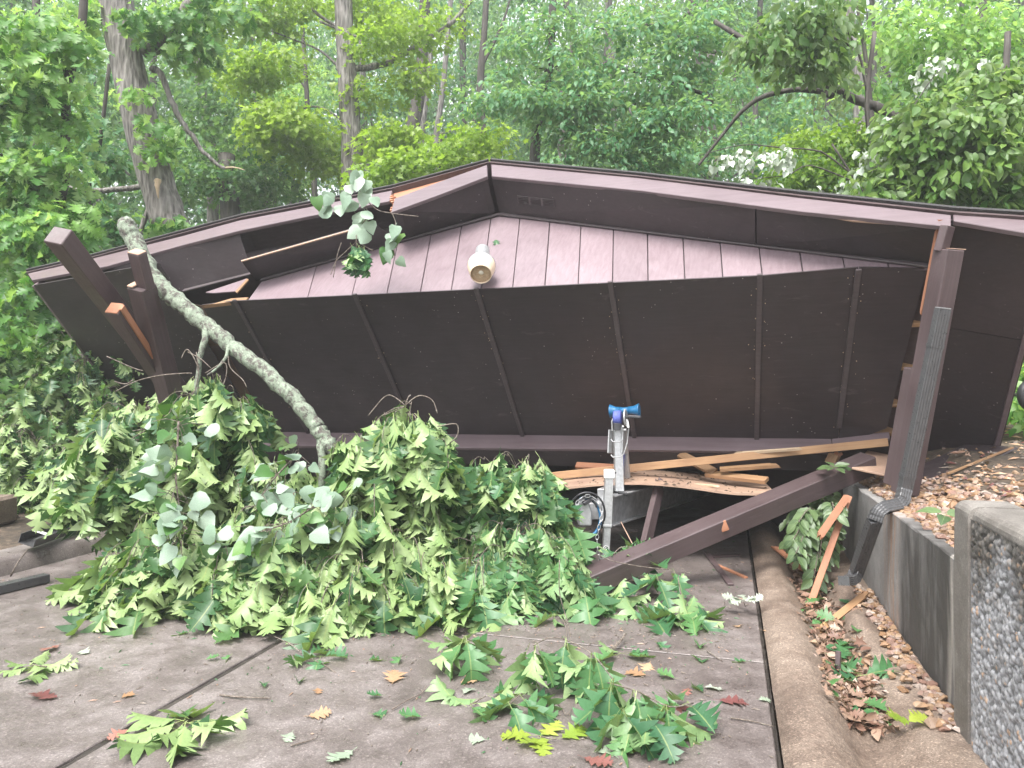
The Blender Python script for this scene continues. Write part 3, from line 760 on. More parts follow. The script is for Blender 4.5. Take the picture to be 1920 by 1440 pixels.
# joists and a header seen in the gaps
for px, py in [(1722, 600), (1707, 682), (1690, 752), (1668, 806)]:
    q = LP(px, py, 1, 0.05)
    lp('joist', 'pine', MB().box((q.x - .9, 0.02, q.z - .05), (q.x + 0.10, 0.16, q.z - .012)), 0.003)
q0, q1 = LP(1722, 560, 1, .05), LP(1672, 815, 1, .05)
lp('side_header', 'rawred', MB().prism([(q0.x + .06, .05, q0.z + .35), (q0.x + .14, .05, q0.z + .35), (q1.x + .14, .05, q1.z), (q1.x + .06, .05, q1.z)], (0, .2, 0)), 0.003)
p0, p1 = LP(378, 573, 2, -.01), LP(458, 563, 2, -.01)
lp('split_ledger', 'pine', MB().prism([p0 + Vector((0, .004, 0)), p1 + Vector((.02, .0, 0)), p1 + Vector((.02, .055, 0)), p1 + Vector((-.2, .05, 0)), p0 + Vector((.12, .02, 0))], (0, 0, -.04)))

# gable siding boards
pk = LP(937, 405, 2, 0)
topR = LP(1740, 503, 2, 0); topL1 = LP(748, 456, 2, 0); topL2 = LP(490, 528, 2, 0); cutL = LP(463, 565, 2, 0)
TOPL = [topL2, topL1, pk, topR]
# the wall is racked: its boards lean, the left ones more
def skk(q): return .153 - .065 * q
def sk(p): return (p.x + .153 * p.y) / (1 + .065 * p.y)
def vtop(s):
    xs = [sk(p) for p in TOPL]; ys = [p.y for p in TOPL]
    return float(np.interp(s, xs, ys, left=ys[0] + (s - xs[0]) * 0.35))
edges = [cutL.x] + [LP(px, py, 2, 0).x for px, py in [(581, 552), (661, 552), (727, 548), (789, 546), (848, 541)]]
step = 0.305
while edges[-1] + step < topR.x: edges.append(edges[-1] + step)
edges.append(topR.x)
sr = random.Random(8)
for i in range(len(edges) - 1):
    s0, s1 = edges[i] + 0.004, edges[i + 1] - 0.004
    top = [(s1, vtop(s1) - .002)] + [(sk(p), p.y - .002) for p in reversed(TOPL) if s0 < sk(p) < s1] + [(s0, vtop(s0) - .002)]
    if i == 0: top[-1] = (sk(topL2), topL2.y)
    pts = [(s0, 0.006 + sr.uniform(0.0, 0.010)), (s1, 0.006 + sr.uniform(0, .010))] + top
    dz = sr.uniform(-0.003, 0.003)
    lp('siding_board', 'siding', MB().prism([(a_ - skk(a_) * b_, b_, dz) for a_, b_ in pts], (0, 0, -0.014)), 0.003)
# felt behind the boards, so that the grooves are dark
lp('sheathing', 'paint', MB().prism([(edges[0] + .02, .015, -.022), (topR.x - .1, .03, -.022), (pk.x, pk.y - .02, -.022), (topL1.x, topL1.y - .03, -.022), (topL2.x + .05, topL2.y - .02, -.022)], (0, 0, -.01)))
# loose bit of siding left of the break
q = [LP(385, 548, 2, .02), LP(463, 522, 2, .02), LP(441, 546, 2, .02), LP(400, 549, 2, .02)]
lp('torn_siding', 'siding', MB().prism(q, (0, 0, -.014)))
lp('torn_edge', 'pine', MB().prism([LP(463, 522, 2, .022), LP(466, 524, 2, .022), LP(444, 549, 2, .022), LP(441, 546, 2, .022)], (0, 0, -.016)))

# mouldings where soffit meets siding
def strip(name, mat, pa, pb, h, w, th=0.02, up=0.0):
    pa, pb = Vector(pa), Vector(pb)
    b = MB(); b.prism([pa + Vector((0, up, w)), pb + Vector((0, up, w)), pb + Vector((0, up - h, w)), pa + Vector((0, up - h, w))], (0, 0, -th))
    return lp(name, mat, b, 0.004)
strip('moulding', 'trim', pk + Vector((.002, 0, 0)), topR, 0.045, 0.028, up=.03)
strip('moulding', 'trim', topL1, pk, 0.04, 0.028, up=.03)
strip('moulding', 'trim', topL2, topL1 - Vector((.003, 0, 0)), 0.035, 0.028, up=.03)
strip('moulding', 'trim', LP(345, 548, 2, 0), LP(472, 516, 2, 0), 0.05, 0.028, up=.03)

# fascia boards: picked along their upper and lower edges on the plane of the gable overhang
WF = 0.44
def fascia(name, top, bot, w=WF, th=0.036, mat='fascia', w2=None):
    T = [LP(x, y, 2, w) for x, y in top]; B = [LP(x, y, 2, w) for x, y in bot]
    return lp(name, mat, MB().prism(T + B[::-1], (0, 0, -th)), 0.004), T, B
_, FRT, FRB = fascia('fascia_board', [(921, 308), (1200, 334), (1500, 371), (1783, 403)], [(922, 330), (1200, 357), (1500, 396), (1783, 425)])
_, FRT2, FRB2 = fascia('fascia_board', [(1787, 402), (1990, 417)], [(1788, 414), (1990, 448)], w=WF - .01)
_, FLT, FLB = fascia('fascia_board', [(52, 513), (165, 487), (340, 443), (450, 413), (580, 388), (735, 357)], [(60, 525), (200, 499), (340, 460), (450, 432), (580, 405), (730, 377)])
# the dropped, tilted piece by the ridge
_, FPT, FPB = fascia('fascia_board', [(740, 372), (826, 340), (913, 309)], [(733, 398), (826, 364), (914, 330)], w=WF + .02)
lp('sub_fascia', 'rawred', MB().prism([LP(738, 361, 2, WF - .05), LP(905, 308, 2, WF - .05), LP(905, 330, 2, WF - .05), LP(738, 395, 2, WF - .05)], (0, 0, -.035)))
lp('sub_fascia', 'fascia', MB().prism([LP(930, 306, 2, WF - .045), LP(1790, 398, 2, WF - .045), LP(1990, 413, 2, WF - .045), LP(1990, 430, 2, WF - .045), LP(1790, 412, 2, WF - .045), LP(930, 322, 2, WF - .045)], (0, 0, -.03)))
# splintered ends at the break
b = MB()
for k in range(9):
    p = LP(733 + sr.uniform(-3, 6), 366 + k * 3.7, 2, WF + .01)
    b.prism([p, p + Vector((sr.uniform(.03, .07), sr.uniform(-.01, .02), 0)), p + Vector((sr.uniform(-.01, .03), -.03, 0))], (0, 0, -.02))
lp('split_grain', 'rawred', b)
# roof deck and shingles: the broken ridge line carried back along the roof
ROOF = [LP(48, 511, 2, WF + .01), LP(165, 484, 2, WF + .01), LP(450, 408, 2, WF + .01), LP(735, 353, 2, WF + .01), LP(917, 304, 2, WF + .01), LP(1200, 331, 2, WF + .01), LP(1500, 367, 2, WF + .01), LP(1790, 398, 2, WF + .01), LP(1990, 411, 2, WF + .01)]
BACK = [-3.1, -3.4, -4.0, -4.6, -5.1, -5.0, -4.8, -4.4, -4.0]
def sheet(name, mat, off0, off1, w0):
    b = MB()
    for i in range(len(ROOF) - 1):
        p, q = ROOF[i], ROOF[i + 1]
        e = (q - p); n = Vector((-e.y, e.x, 0)).normalized()
        vs = []
        for o in (off0, off1):
            for (r_, bk) in ((p, BACK[i]), (q, BACK[i + 1])):
                vs += [r_ + n * o + Vector((0, 0, w0)), Vector((r_.x, r_.y, bk)) + n * o]
        b.add(vs, [(0, 1, 3, 2), (4, 6, 7, 5), (0, 2, 6, 4), (1, 5, 7, 3), (0, 4, 5, 1), (2, 3, 7, 6)])
    return lp(name, mat, b)
sheet('roof_deck', 'paint_x', 0.0, 0.022, 0.0)
sheet('shingles', 'shingle', 0.024, 0.05, 0.022)
# gable soffits
def soff(name, mat, fpts, wpts, wf=WF - .02, ww=0.004, th=0.012):
    a = [LP(x, y, 2, wf) for x, y in fpts]; c = [LP(x, y, 2, ww) for x, y in wpts]
    return slab4(name, mat, [a[0], a[1], c[1], c[0]], th)
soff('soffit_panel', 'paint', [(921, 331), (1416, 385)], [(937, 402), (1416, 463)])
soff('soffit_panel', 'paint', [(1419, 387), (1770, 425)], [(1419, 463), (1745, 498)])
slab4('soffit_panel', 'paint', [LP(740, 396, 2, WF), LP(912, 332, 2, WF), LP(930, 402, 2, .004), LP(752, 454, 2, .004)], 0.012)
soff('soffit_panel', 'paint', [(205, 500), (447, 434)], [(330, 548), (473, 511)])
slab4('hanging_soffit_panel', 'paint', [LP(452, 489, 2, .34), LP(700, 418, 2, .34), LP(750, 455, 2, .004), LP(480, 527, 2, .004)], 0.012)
lp('raw_edge', 'ply', MB().prism([LP(452, 488, 2, .342), LP(665, 428, 2, .342), LP(665, 429.6, 2, .342), LP(452, 490, 2, .342)], (0, 0, -.012)))
lp('soffit_blocking', 'paint', MB().prism([LP(447, 446, 2, .05), LP(735, 372, 2, .05), LP(750, 452, 2, .0), LP(480, 525, 2, .0)], (0, .02, -.03)))
lp('raw_edge', 'ply', MB().prism([LP(1530, 401, 2, WF - .03), LP(1600, 409, 2, WF - .03), LP(1735, 419, 2, WF - .03), LP(1735, 423, 2, WF - .03), LP(1600, 414, 2, WF - .03)], (0, 0, -.012)))
# louvred soffit vents
for f0, f1, w0, w1 in [((970, 366), (1040, 374), (972, 381), (1041, 388)), ((813, 391), (880, 372), (818, 404), (884, 386))]:
    if f0[0] > 930: S3 = [LP(921, 331, 2, WF - .02), LP(1416, 385, 2, WF - .02), LP(937, 402, 2, .004)]
    else: S3 = [LP(740, 396, 2, WF), LP(912, 332, 2, WF), LP(752, 454, 2, .004)]
    SN = (S3[1] - S3[0]).cross(S3[2] - S3[0]).normalized()
    A = [LN(*q_, S3[0], SN) for q_ in (f0, f1, w1, w0)]
    eye = CMI @ Vector((0, 0, EYE))
    n = (A[1] - A[0]).cross(A[3] - A[0]).normalized()
    if n.dot(eye - A[0]) < 0: n = -n
    A = [p + n * .002 for p in A]
    v = lp('soffit_vent', 'trim', MB().prism(A, n * .006), 0.001)
    for r in range(5):
        b = MB()
        for c3 in range(3):
            u0, u1 = c3 / 3 + .03, (c3 + 1) / 3 - .03; v0, v1 = (r + .15) / 5, (r + .75) / 5
            def at_(u, w): return (A[0] * (1 - u) + A[1] * u) * (1 - w) + (A[3] * (1 - u) + A[2] * u) * w + n * .0065
            b.prism([at_(u0, v0), at_(u1, v0), at_(u1, v1), at_(u0, v1)], n * .006)
        b.obj('louvre', 'paint', v)
# eave soffits at both sides
bR = math.atan(.38); NR = (math.sin(bR), math.cos(bR), 0)
def RV(s): return -.38 * (s - 2.45)
for w0, w1 in [(0.40, -0.52), (-0.527, -2.42)]:
    slab4('eave_soffit', 'paint', [(2.44, RV(2.44), w0), (3.045, RV(3.045), w0), (3.045, RV(3.045), w1), (2.44, RV(2.44), w1)], 0.013)
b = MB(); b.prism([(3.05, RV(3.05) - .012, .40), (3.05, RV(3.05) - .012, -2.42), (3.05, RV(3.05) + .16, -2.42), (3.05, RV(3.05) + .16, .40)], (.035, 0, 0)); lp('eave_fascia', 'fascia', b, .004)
b = MB(); b.prism([(2.47, RV(2.47) - .004, .38), (2.60, RV(2.6) - .004, .38), (2.60, RV(2.6) - .004, -.5), (2.47, RV(2.47) - .004, -.5)], (0, -.008, 0)); lp('seam_strip', 'paint', b)
def LV(s): return .19 * (s + 6.47) - .115
for s0, s1, w0, w1 in [(-6.47, -4.9, .41, -1.55)]:
    slab4('eave_soffit', 'paint', [(s0, LV(s0), w0), (s1, LV(s1), w0), (s1, LV(s1), w1), (s0, LV(s0), w1)], 0.013)
b = MB(); b.prism([(-6.475, LV(-6.47), .40), (-6.475, LV(-6.47), -1.9), (-6.475, LV(-6.47) + .15, -1.9), (-6.475, LV(-6.47) + .15, .40)], (-.035, 0, 0)); lp('eave_fascia', 'fascia', b, .004)
# inside of the roof, seen through the hole on the left
slab4('inner_sheet', 'ply', [LP(300, 560, 1, .45), LP(470, 590, 1, .45), LP(470, 760, 1, .45), LP(345, 700, 1, .45)], 0.012)
for px in (352, 402):
    p = LP(px, 640, 1, .35)
    lp('truss_chord', 'pine', MB().box((p.x - .5, .30, p.z - .03), (p.x + .7, .34, p.z + .06)), 0.003)
lp('truss_web', 'ply', MB().prism([LP(330, 640, 1, .25), LP(380, 628, 1, .25), LP(384, 643, 1, .25), LP(336, 655, 1, .25)], (0, .04, 0)))
# specks of old web along the battens
b = MB(); kr = random.Random(21)
for s0, s1 in zip(seam_s, seam_b):
    for k in range(20):
        w = kr.choice((kr.uniform(WB + .1, 0.0), kr.gauss(-.3, .2), kr.gauss(-.8, .15)))
        if w > 0: continue
        w = w; sg = kr.choice((-1, 1)); t_ = w / WB
        s = s0 + (s1 - s0) * t_ + sg * (.027 + abs(kr.gauss(0, .02))); z = kr.uniform(.0015, .0055)
        b.add([(s - z, -.002, w), (s, -.002 - z, w - z), (s + z, -.002, w), (s, -.002, w + z * 1.4)], [(0, 1, 3), (1, 2, 3), (0, 2, 1)])
tag(lp('web_specks', 'splinter', b), kind='stuff')

# yard light hung on the gable
lq = LP(903, 497, 2, .17)
yl = empty('yard_light', CW(*lq), 'cream and silver barn light on the mauve gable boards', 'lamp')
# axis of the lamp: roof-frame v (down = its open end)
LMAT = inv(yl) @ Matrix.Translation(CW(*lq)) @ (CM.to_3x3().to_4x4() @ Matrix.Rotation(R(-90), 4, 'X') @ Matrix.Rotation(R(-15), 4, 'Y')) @ Matrix.Scale(1.06, 4)
def lamp_part(name, prof, mat, n=32):
    return MB().lathe(prof, n, mat=LMAT).obj(name, mat, yl, smooth=True)
lamp_part('housing', [(0.0, .265), (.055, .265), (.064, .255), (.066, .085), (.078, .075), (.078, .065)], 'galv')
lamp_part('vented_collar', [(.078, .066), (.086, .06), (.108, .02), (.112, .012), (.122, .008), (.124, -.004), (.118, -.008)], 'alu')
b = MB()
for k in range(28):
    a = 2 * math.pi * k / 28
    r0, r1 = .0875, .106
    p = [Vector((math.cos(a + d) * r, math.sin(a + d) * r, z)) for d, r, z in ((-.04, r0 + .002, .058), (.04, r0 + .002, .058), (.04, r1 + .002, .024), (-.04, r1 + .002, .024))]
    b.prism([LMAT @ x for x in p], LMAT.to_3x3() @ Vector((math.cos(a) * .004, math.sin(a) * .004, .002)))
tag(b.obj('collar_slots', 'steel_dark', yl), kind='stuff')
lamp_part('reflector', [(.120, -.006), (.122, -.03), (.116, -.06), (.092, -.155), (.088, -.158), (.086, -.154), (.110, -.06), (.114, -.012)], 'cream')
lamp_part('diffuser', [(0, -.128), (.06, -.132), (.093, -.134), (.095, -.13), (0, -.124)], 'tanlens')
lamp_part('bulb', [(0, -.137), (.02, -.132), (.036, -.10), (.04, -.07), (.03, -.04), (.02, -.02), (.02, 0)], 'lens', 20)
b = MB(); b.tube([LMAT @ Vector((0, -.06, .13)), LMAT @ Vector((0, .17, .13))], .022, 10); b.obj('mounting_arm', 'galv', yl)
# ------------------------------------------------------------------ posts, downspout, gutter, lumber
def lone_beam(name, label, cat, p0, p1, w, t, mat, roll=0.0, group=None, **kw):
    o = beam(name, p0, p1, w, t, mat, roll, **kw)
    return tag(o, label, cat, group)
# left pair of posts, flung up against the eave
def post(name, label, p0, p1, w, mat='paint_x', roll=0.0, group=None):
    r = empty(name, Vector(p0), label, 'post', group)
    beam('shaft', p0, p1, w, w, mat, roll, parent=r, bevel=0.006)
    return r
pa0, pa1 = at(108, 441, 5.55), at(318, 712, 7.4)
r1 = post('carport_post', 'square brown post sticking up and leaning left across the eave', pa0, pa0 + (pa1 - pa0) * 1.15, 0.155, roll=R(14))
pb0, pb1 = at(250, 478, 6.0), at(318, 735, 6.75)
d_ = (pb1 - pb0).normalized()
r2 = post('carport_post', 'brown notched post standing beside the lichen limb', pb0 + d_ * .28, pb0 + d_ * 2.75, 0.165, roll=R(25))
beam('tenon', pb0 - d_ * .02 + Vector((.035, 0, 0)), pb0 + d_ * .30 + Vector((.035, 0, 0)), 0.12, 0.09, 'paint_x', R(25), parent=r2)
beam('raw_shoulder', pb0 + d_ * .265 + Vector((-.055, -.02, 0)), pb0 + d_ * .279 + Vector((-.055, -.02, 0)), 0.06, 0.09, 'ply', R(25), parent=r2)
beam('raw_top', pb0 - d_ * .032 + Vector((.035, 0, 0)), pb0 - d_ * .021 + Vector((.035, 0, 0)), 0.118, 0.088, 'ply', R(25), parent=r2)
pc0, pc1 = at(215, 579, 6.0), at(305, 715, 6.75)
r3 = post('broken_post', 'shorter snapped post with bright orange raw end', pc0, pc0 + (pc1 - pc0) * 1.1, 0.115, roll=R(8))
dc = (pc1 - pc0).normalized()
beam('raw_end', pc0 - dc * .014, pc0 - dc * .001, 0.112, 0.112, 'rawred', R(8), parent=r3)
beam('raw_split', pc0 + Vector((.058, -.012, .012)), pc0 + (pc1 - pc0) * .75 + Vector((.058, -.012, .012)), 0.035, 0.05, 'rawred', R(8), parent=r3, jag1=.2)

# right post with its notch, and the second leaning post behind it
px0, px1 = at(1696, 925, 5.42), at(1779, 468, 5.06)
r4 = post('carport_post', 'notched brown corner post carrying the downspout', px0, px1, 0.138, roll=R(-6))
dx = (px1 - px0).normalized()
beam('tenon', px1 - dx * .01 + Vector((-.042, .02, 0)), px1 + dx * .165 + Vector((-.025, .02, 0)), 0.10, 0.056, 'paint_x', R(-6), parent=r4)
beam('raw_shoulder', px1 + dx * .001 + Vector((.042, 0, 0)), px1 + dx * .008 + Vector((.042, 0, 0)), 0.13, 0.062, 'ply', R(-6), parent=r4)
q0, q1 = at(1672, 908, 5.85), at(1712, 690, 5.66)
post('carport_post', 'darker brown post leaning behind the corner post', q0, q1, 0.095, roll=R(4))
lone_beam('split_stud', 'thin split orange stud wedged under the right end of the fascia', 'board', at(1733, 575, 5.3), at(1764, 412, 5.15), 0.025, 0.04, 'rawred', R(80), jag0=.08)
lone_beam('plywood_offcut', 'brown plywood offcut lying on the end of the low retaining wall', 'board', at(1628, 885, 6.1), at(1655, 852, 6.7), 0.26, 0.02, 'ply', R(10))

# downspout
RECT = []
_w, _h = 0.5, 0.36
for k in range(7): RECT.append((-_w + k * _w / 3.5 * 1.0 + 0.0, -_h + (0.035 if k % 2 else 0)))
RECT = []
def ribbed(hw, hh, n):
    out = []
    cs = [(-hw, -hh), (hw, -hh), (hw, hh), (-hw, hh)]
    for i in range(4):
        (x0, y0), (x1, y1) = cs[i], cs[(i + 1) % 4]
        nx, ny = (y1 - y0), -(x1 - x0); l = math.hypot(nx, ny); nx /= l; ny /= l
        out.append((x0 * .94 + x1 * .06, y0 * .94 + y1 * .06))
        for k in range(1, n):
            u = .06 + .88 * k / n; dpt = (.028 if k % 2 else 0)
            out.append((x0 + (x1 - x0) * u - nx * dpt, y0 + (y1 - y0) * u - ny * dpt))
        out.append((x0 * .06 + x1 * .94, y0 * .06 + y1 * .94))
    return out
RB = ribbed(0.5, 0.40, 8)
ds = empty('downspout', at(1690, 935, 5.2), 'dark ribbed downspout with a crimped elbow bending over the low wall', 'downspout')
def spipe(name, pts, sc, mat='spout'):
    b = MB(); b.tube([Vector(p) - ds.location for p in pts], sc, prof=RB)
    return b.obj(name, mat, ds)
dtop, dbot = at(1768, 579, 4.98), at(1697, 915, 5.16)
spipe('pipe', [dtop, dbot], 0.086)
b = MB(); b.tube([dtop - ds.location + (dtop - dbot).normalized() * .003, dtop - ds.location + (dtop - dbot).normalized() * .008], .08, prof=RB); b.obj('bright_cut_end', 'galv', ds)
for u in (.2, .93):
    p = dtop + (dbot - dtop) * u; e = (dbot - dtop).normalized() * .022
    spipe('strap', [p - e * .6, p + e * .6], 0.094)
E1 = [dbot, at(1692, 938, 5.14), at(1684, 947, 5.10), at(1668, 950, 5.04), at(1656, 952, 5.0), at(1646, 960, 4.98), at(1640, 975, 4.985)]
def crimp(pts, base, m=5):
    out, sc = [], []
    for i in range(len(pts) - 1):
        for k in range(m):
            u = k / m; out.append(Vector(pts[i]).lerp(Vector(pts[i + 1]), u)); sc.append(base * (1.0 if (i * m + k) % 2 else .93))
    out.append(Vector(pts[-1])); sc.append(base)
    return out, sc
pts, scs = crimp(E1, .086, 4); spipe('elbow', pts, scs)
foot = at(1606, 1072, 5.25)
spipe('pipe', [E1[-1], foot], 0.084)
pts, scs = crimp([foot, at(1601, 1083, 5.24), at(1592, 1089, 5.2), at(1582, 1089, 5.15)], .084, 3); spipe('shoe', pts, scs)

# diagonal post lying from the driveway up to the wall
g0 = onz(1098, 1092, 0.10); g1 = at(1630, 868, 6.35)
lone_beam('fallen_post', 'long brown post lying slantwise from the driveway to the wall top', 'post', g0, g1, 0.17, 0.165, 'paint_x', R(10), bevel=.008)
gp = g0 + (g1 - g0) * .43
lone_beam('paint_chip', 'bare orange patch where paint split off the long slanting post', 'splinter', gp + Vector((0, -.083, .012)), gp + Vector((.055, -.089, .034)), 0.012, 0.085, 'rawred', R(4))
# broken stub leaning behind it
lone_beam('broken_stud', 'jagged brown stud leaning under the tongue of the boat trailer', 'board', at(1212, 1015, 6.15), at(1236, 912, 6.6), 0.105, 0.05, 'paint_x', R(75), jag0=.05, jag1=.16)
# rubble of roof lumber under the lower beam
LUM = 'splintered lumber under the roof beam'
lone_beam('roof_board', 'long pine board running under the whole lower beam', 'board', at(1030, 893, 7.0), at(1664, 829, 6.55), 0.04, 0.072, 'pine', R(-6), bevel=.003)
lone_beam('roof_board', 'short pine board poking left out of the pile below the beam', 'board', at(1325, 888, 6.9), at(1438, 901, 6.5), 0.085, 0.038, 'pine', R(20), bevel=.003)
lone_beam('roof_board', 'pale pine board crossing behind the long pine board', 'board', at(1275, 852, 7.2), at(1340, 886, 6.85), 0.085, 0.035, 'pine', R(35), bevel=.003)
lone_beam('roof_board', 'thin sharp pale splinter lying under the brown beam', 'splinter', at(1395, 849, 6.75), at(1492, 842, 6.6), 0.03, 0.02, 'splinter', R(20), jag0=.12, jag1=.08)
lone_beam('roof_board', 'dark pine board behind the right end of the long board', 'board', at(1500, 862, 7.0), at(1575, 850, 6.7), 0.09, 0.05, 'rawred', R(10), jag0=.06)
lone_beam('roof_board', 'stubby pine block hanging at the right under the beam', 'board', at(1558, 868, 6.75), at(1566, 850, 6.72), 0.10, 0.09, 'pine', R(10))
lone_beam('roof_board', 'splintered dark board at the far left of the lumber pile', 'board', at(1080, 872, 7.2), at(1180, 878, 7.05), 0.09, 0.02, 'rawred', R(25), jag1=.15)
lone_beam('roof_board', 'cracked pine sliver lying on the plywood sheet', 'splinter', at(1300, 908, 6.65), at(1340, 911, 6.5), 0.035, 0.012, 'splinter', R(10), jag0=.05, jag1=.05)
lone_beam('roof_board', 'pine board pointing right below the long board', 'board', at(1350, 880, 6.75), at(1446, 873, 6.6), 0.06, 0.03, 'pine', R(15), jag1=.1)
# sagging plywood sheet
b = MB(); nq = 12; vs = []
A0, A1 = at(1030, 918, 6.55), at(1456, 926, 6.25); B0, B1 = at(1000, 896, 7.4), at(1420, 890, 7.5)
for i in range(nq + 1):
    u = i / nq; sag = 0.075 * math.sin(math.pi * min(1, u * 1.25)) * (1 if u < .8 else 1)
    for p in (A0.lerp(A1, u), B0.lerp(B1, u)):
        vs += [p + Vector((0, 0, sag)), p + Vector((0, 0, sag - .018))]
fs = []
for i in range(nq):
    q = 4 * i; fs += [(q, q + 4, q + 6, q + 2), (q + 1, q + 3, q + 7, q + 5), (q, q + 1, q + 5, q + 4), (q + 2, q + 6, q + 7, q + 3)]
fs += [(0, 2, 3, 1), (4 * nq, 4 * nq + 1, 4 * nq + 3, 4 * nq + 2)]
tag(b.add(vs, fs).obj('plywood_sheet', 'ply'), 'sagging plywood sheet sprinkled with debris above the trailer tongue', 'board')

b = MB(); kr = random.Random(6)
for k in range(170):
    u, v = kr.random(), kr.random() ** 1.4
    sag = 0.075 * math.sin(math.pi * min(1, u * 1.25)) if u < .8 else 0
    p = A0.lerp(A1, u).lerp(B0.lerp(B1, u), v) + Vector((0, 0, sag + .003)); l = kr.uniform(.006, .03); an = kr.uniform(0, 6.28)
    d = Vector((math.cos(an), math.sin(an), 0)) * l; sd = Vector((-d.y, d.x, 0)) * kr.uniform(.2, .5)
    b.add([p - d, p + sd, p + d, p - sd, p + Vector((0, 0, l * .4))], [(0, 4, 1), (1, 4, 2), (2, 4, 3), (3, 4, 0)], kr.choice((0, 0, 1)))
tag(b.obj('plywood_debris', ['earth', 'ply']), kind='stuff')
# boards lying in the swale and on the concrete
lone_beam('orange_lath', 'longer orange lath leaning in the leafy bush beside the wall', 'board', DS(2.55, 0.36, .03), at(1592, 930, 5.9), 0.05, 0.022, 'rawred', R(30))
lone_beam('orange_lath', 'shorter orange lath lying on top of the longer one', 'board', at(1539, 1002, 5.55), at(1588, 932, 5.84), 0.055, 0.02, 'rawred', R(35), jag0=.05)
lone_beam('split_lath', 'split tan lath lying across the swale below the spout', 'splinter', DS(2.02, 0.36, .02), DS(2.6, 0.74, .05), 0.05, 0.018, 'pine', R(15), jag0=.1, jag1=.1)
lone_beam('stake', 'short dark stick standing in the leaf litter of the swale', 'stick', DS(1.38, 0.40, -.02), DS(1.42, 0.41, .15), 0.03, 0.03, 'paint_x')
lone_beam('dark_trim', 'short dark brown trim piece lying on the concrete by the kerb', 'board', onz(1324, 1036, .012), onz(1370, 1096, .012), 0.05, 0.02, 'paint_x')
lone_beam('dark_trim', 'little brown trim piece lying crosswise behind the short dark one', 'board', onz(1335, 1044, .01), onz(1385, 1040, .01), 0.05, 0.018, 'paint_x')
lone_beam('thin_lath', 'thin orange lath lying on the concrete beside dark trim', 'splinter', onz(1346, 1060, .008), onz(1399, 1083, .008), 0.035, 0.012, 'rawred', jag0=.05)
lone_beam('brown_lath', 'reddish lath lying at the top of the rolled kerb', 'splinter', DS(4.0, .22, .03), DS(3.5, .42, .12), 0.06, 0.015, 'rawred', jag0=.05)
lone_beam('copper_wire', 'stiff bent wire sticking out below the trailer tongue', 'wire', at(1164, 978, 6.2), at(1186, 1020, 6.05), 0.010, 0.010, 'ply')
# fallen gutter length on the left kerb, dark strip before it
ga, gb = onz(48, 1022, .2), onz(200, 968, .22)
gt = empty('fallen_gutter', ga, 'length of dark gutter with a pale strap lying on the left kerb', 'gutter')
mwg, Lg = beam_matrix(ga, gb, R(18))
b = MB()
for lo, hi in [((0, -.07, 0), (Lg, .07, .006)), ((0, -.07, .006), (Lg, -.064, .07)), ((0, .064, .006), (Lg, .07, .085)), ((0, -.064, .064), (Lg, -.045, .07))]: b.box(lo, hi)
b.obj('trough', 'spout', gt, mw=inv(gt) @ mwg)
MB().box((.16, -.072, .0705), (.20, .066, .078)).obj('strap', 'white', gt, mw=inv(gt) @ mwg)
MB().box((.45, -.05, .0065), (1.0, -.02, .012)).obj('sticker', 'white', gt, mw=inv(gt) @ mwg)
lone_beam('fallen_downspout', 'dark brown pipe length lying on the concrete at the left edge', 'downspout', onz(-80, 1122, .04), onz(88, 1083, .04), 0.09, 0.065, 'spout')
bl = empty('stone_block', onz(-10, 985, .5), 'tan stone block at the far left edge among leaves', 'stone')
b = MB(); c0 = at(-34, 955, 7.2); b.box((c0.x - .25, c0.y, gz((c0.x, c0.y))), (c0.x + .13, c0.y + .35, c0.z + .10))
b.obj('block', 'swale', bl, bevel=.03, mw=inv(bl))

# ------------------------------------------------------------------ boat trailer tongue
TR0 = at(1140, 960, 6.3)
bt = empty('boat_trailer', (TR0.x, TR0.y, 0), 'aluminium boat trailer nose with winch post and jack under the roof', 'trailer')
TI = inv(bt)
def tp(name, mb, mat, smooth=False, bevel=0.0): return mb.obj(name, mat, bt, smooth, bevel, TI)
def boxbeam(name, p0, p1, w, t, mat, roll=0.0, bevel=.004): return beam(name, p0, p1, w, t, mat, roll, parent=bt, bevel=bevel)
# tongue: channel with flanges
t0, t1 = at(1143, 958, 6.25), at(1330, 905, 8.6)
mwt, Lt = beam_matrix(t0, t1)
b = MB(); b.box((0, -.006, -.115), (Lt, .006, .115)); b.box((0, -.05, .1155), (Lt, .05, .127)); b.box((0, -.05, -.127), (Lt, .05, -.1155))
b.obj('tongue_rail', 'alu', bt, mw=TI @ mwt, bevel=.002)
t2 = at(1480, 880, 9.2)
b = MB(); b.prism([at(1148, 932, 6.15), at(1200, 903, 7.1), at(1320, 880, 8.6), at(1250, 905, 6.9)], (0, 0, -.008)); tp('top_plate', b, 'alu')
boxbeam('side_rail', at(1128, 930, 6.35), at(1205, 898, 7.6), 0.08, 0.12, 'alu')
# jack
jb = onz(1134, 1062, 0.06); jx, jy = jb.x, jb.y
jt = at(1142, 897, jy).z
boxbeam('jack_tube', (jx + .02, jy, .40), (jx + .035, jy, jt), 0.072, 0.072, 'galv')
boxbeam('jack_leg', (jx, jy, .04), (jx + .02, jy, .42), 0.060, 0.060, 'galv')
boxbeam('jack_cap', (jx + .036, jy, jt + .001), (jx + .037, jy, jt + .075), 0.086, 0.086, 'white', bevel=.008)
boxbeam('jack_band', (jx + .017, jy, .395), (jx + .0175, jy, .42), 0.078, 0.078, 'galv')
MB().lathe([(0, 0.004), (.09, 0.004), (.085, .02), (.03, .035), (.03, .05)], 20).obj('jack_foot', 'galv', bt, mw=TI @ Matrix.Translation((jx, jy, 0)))
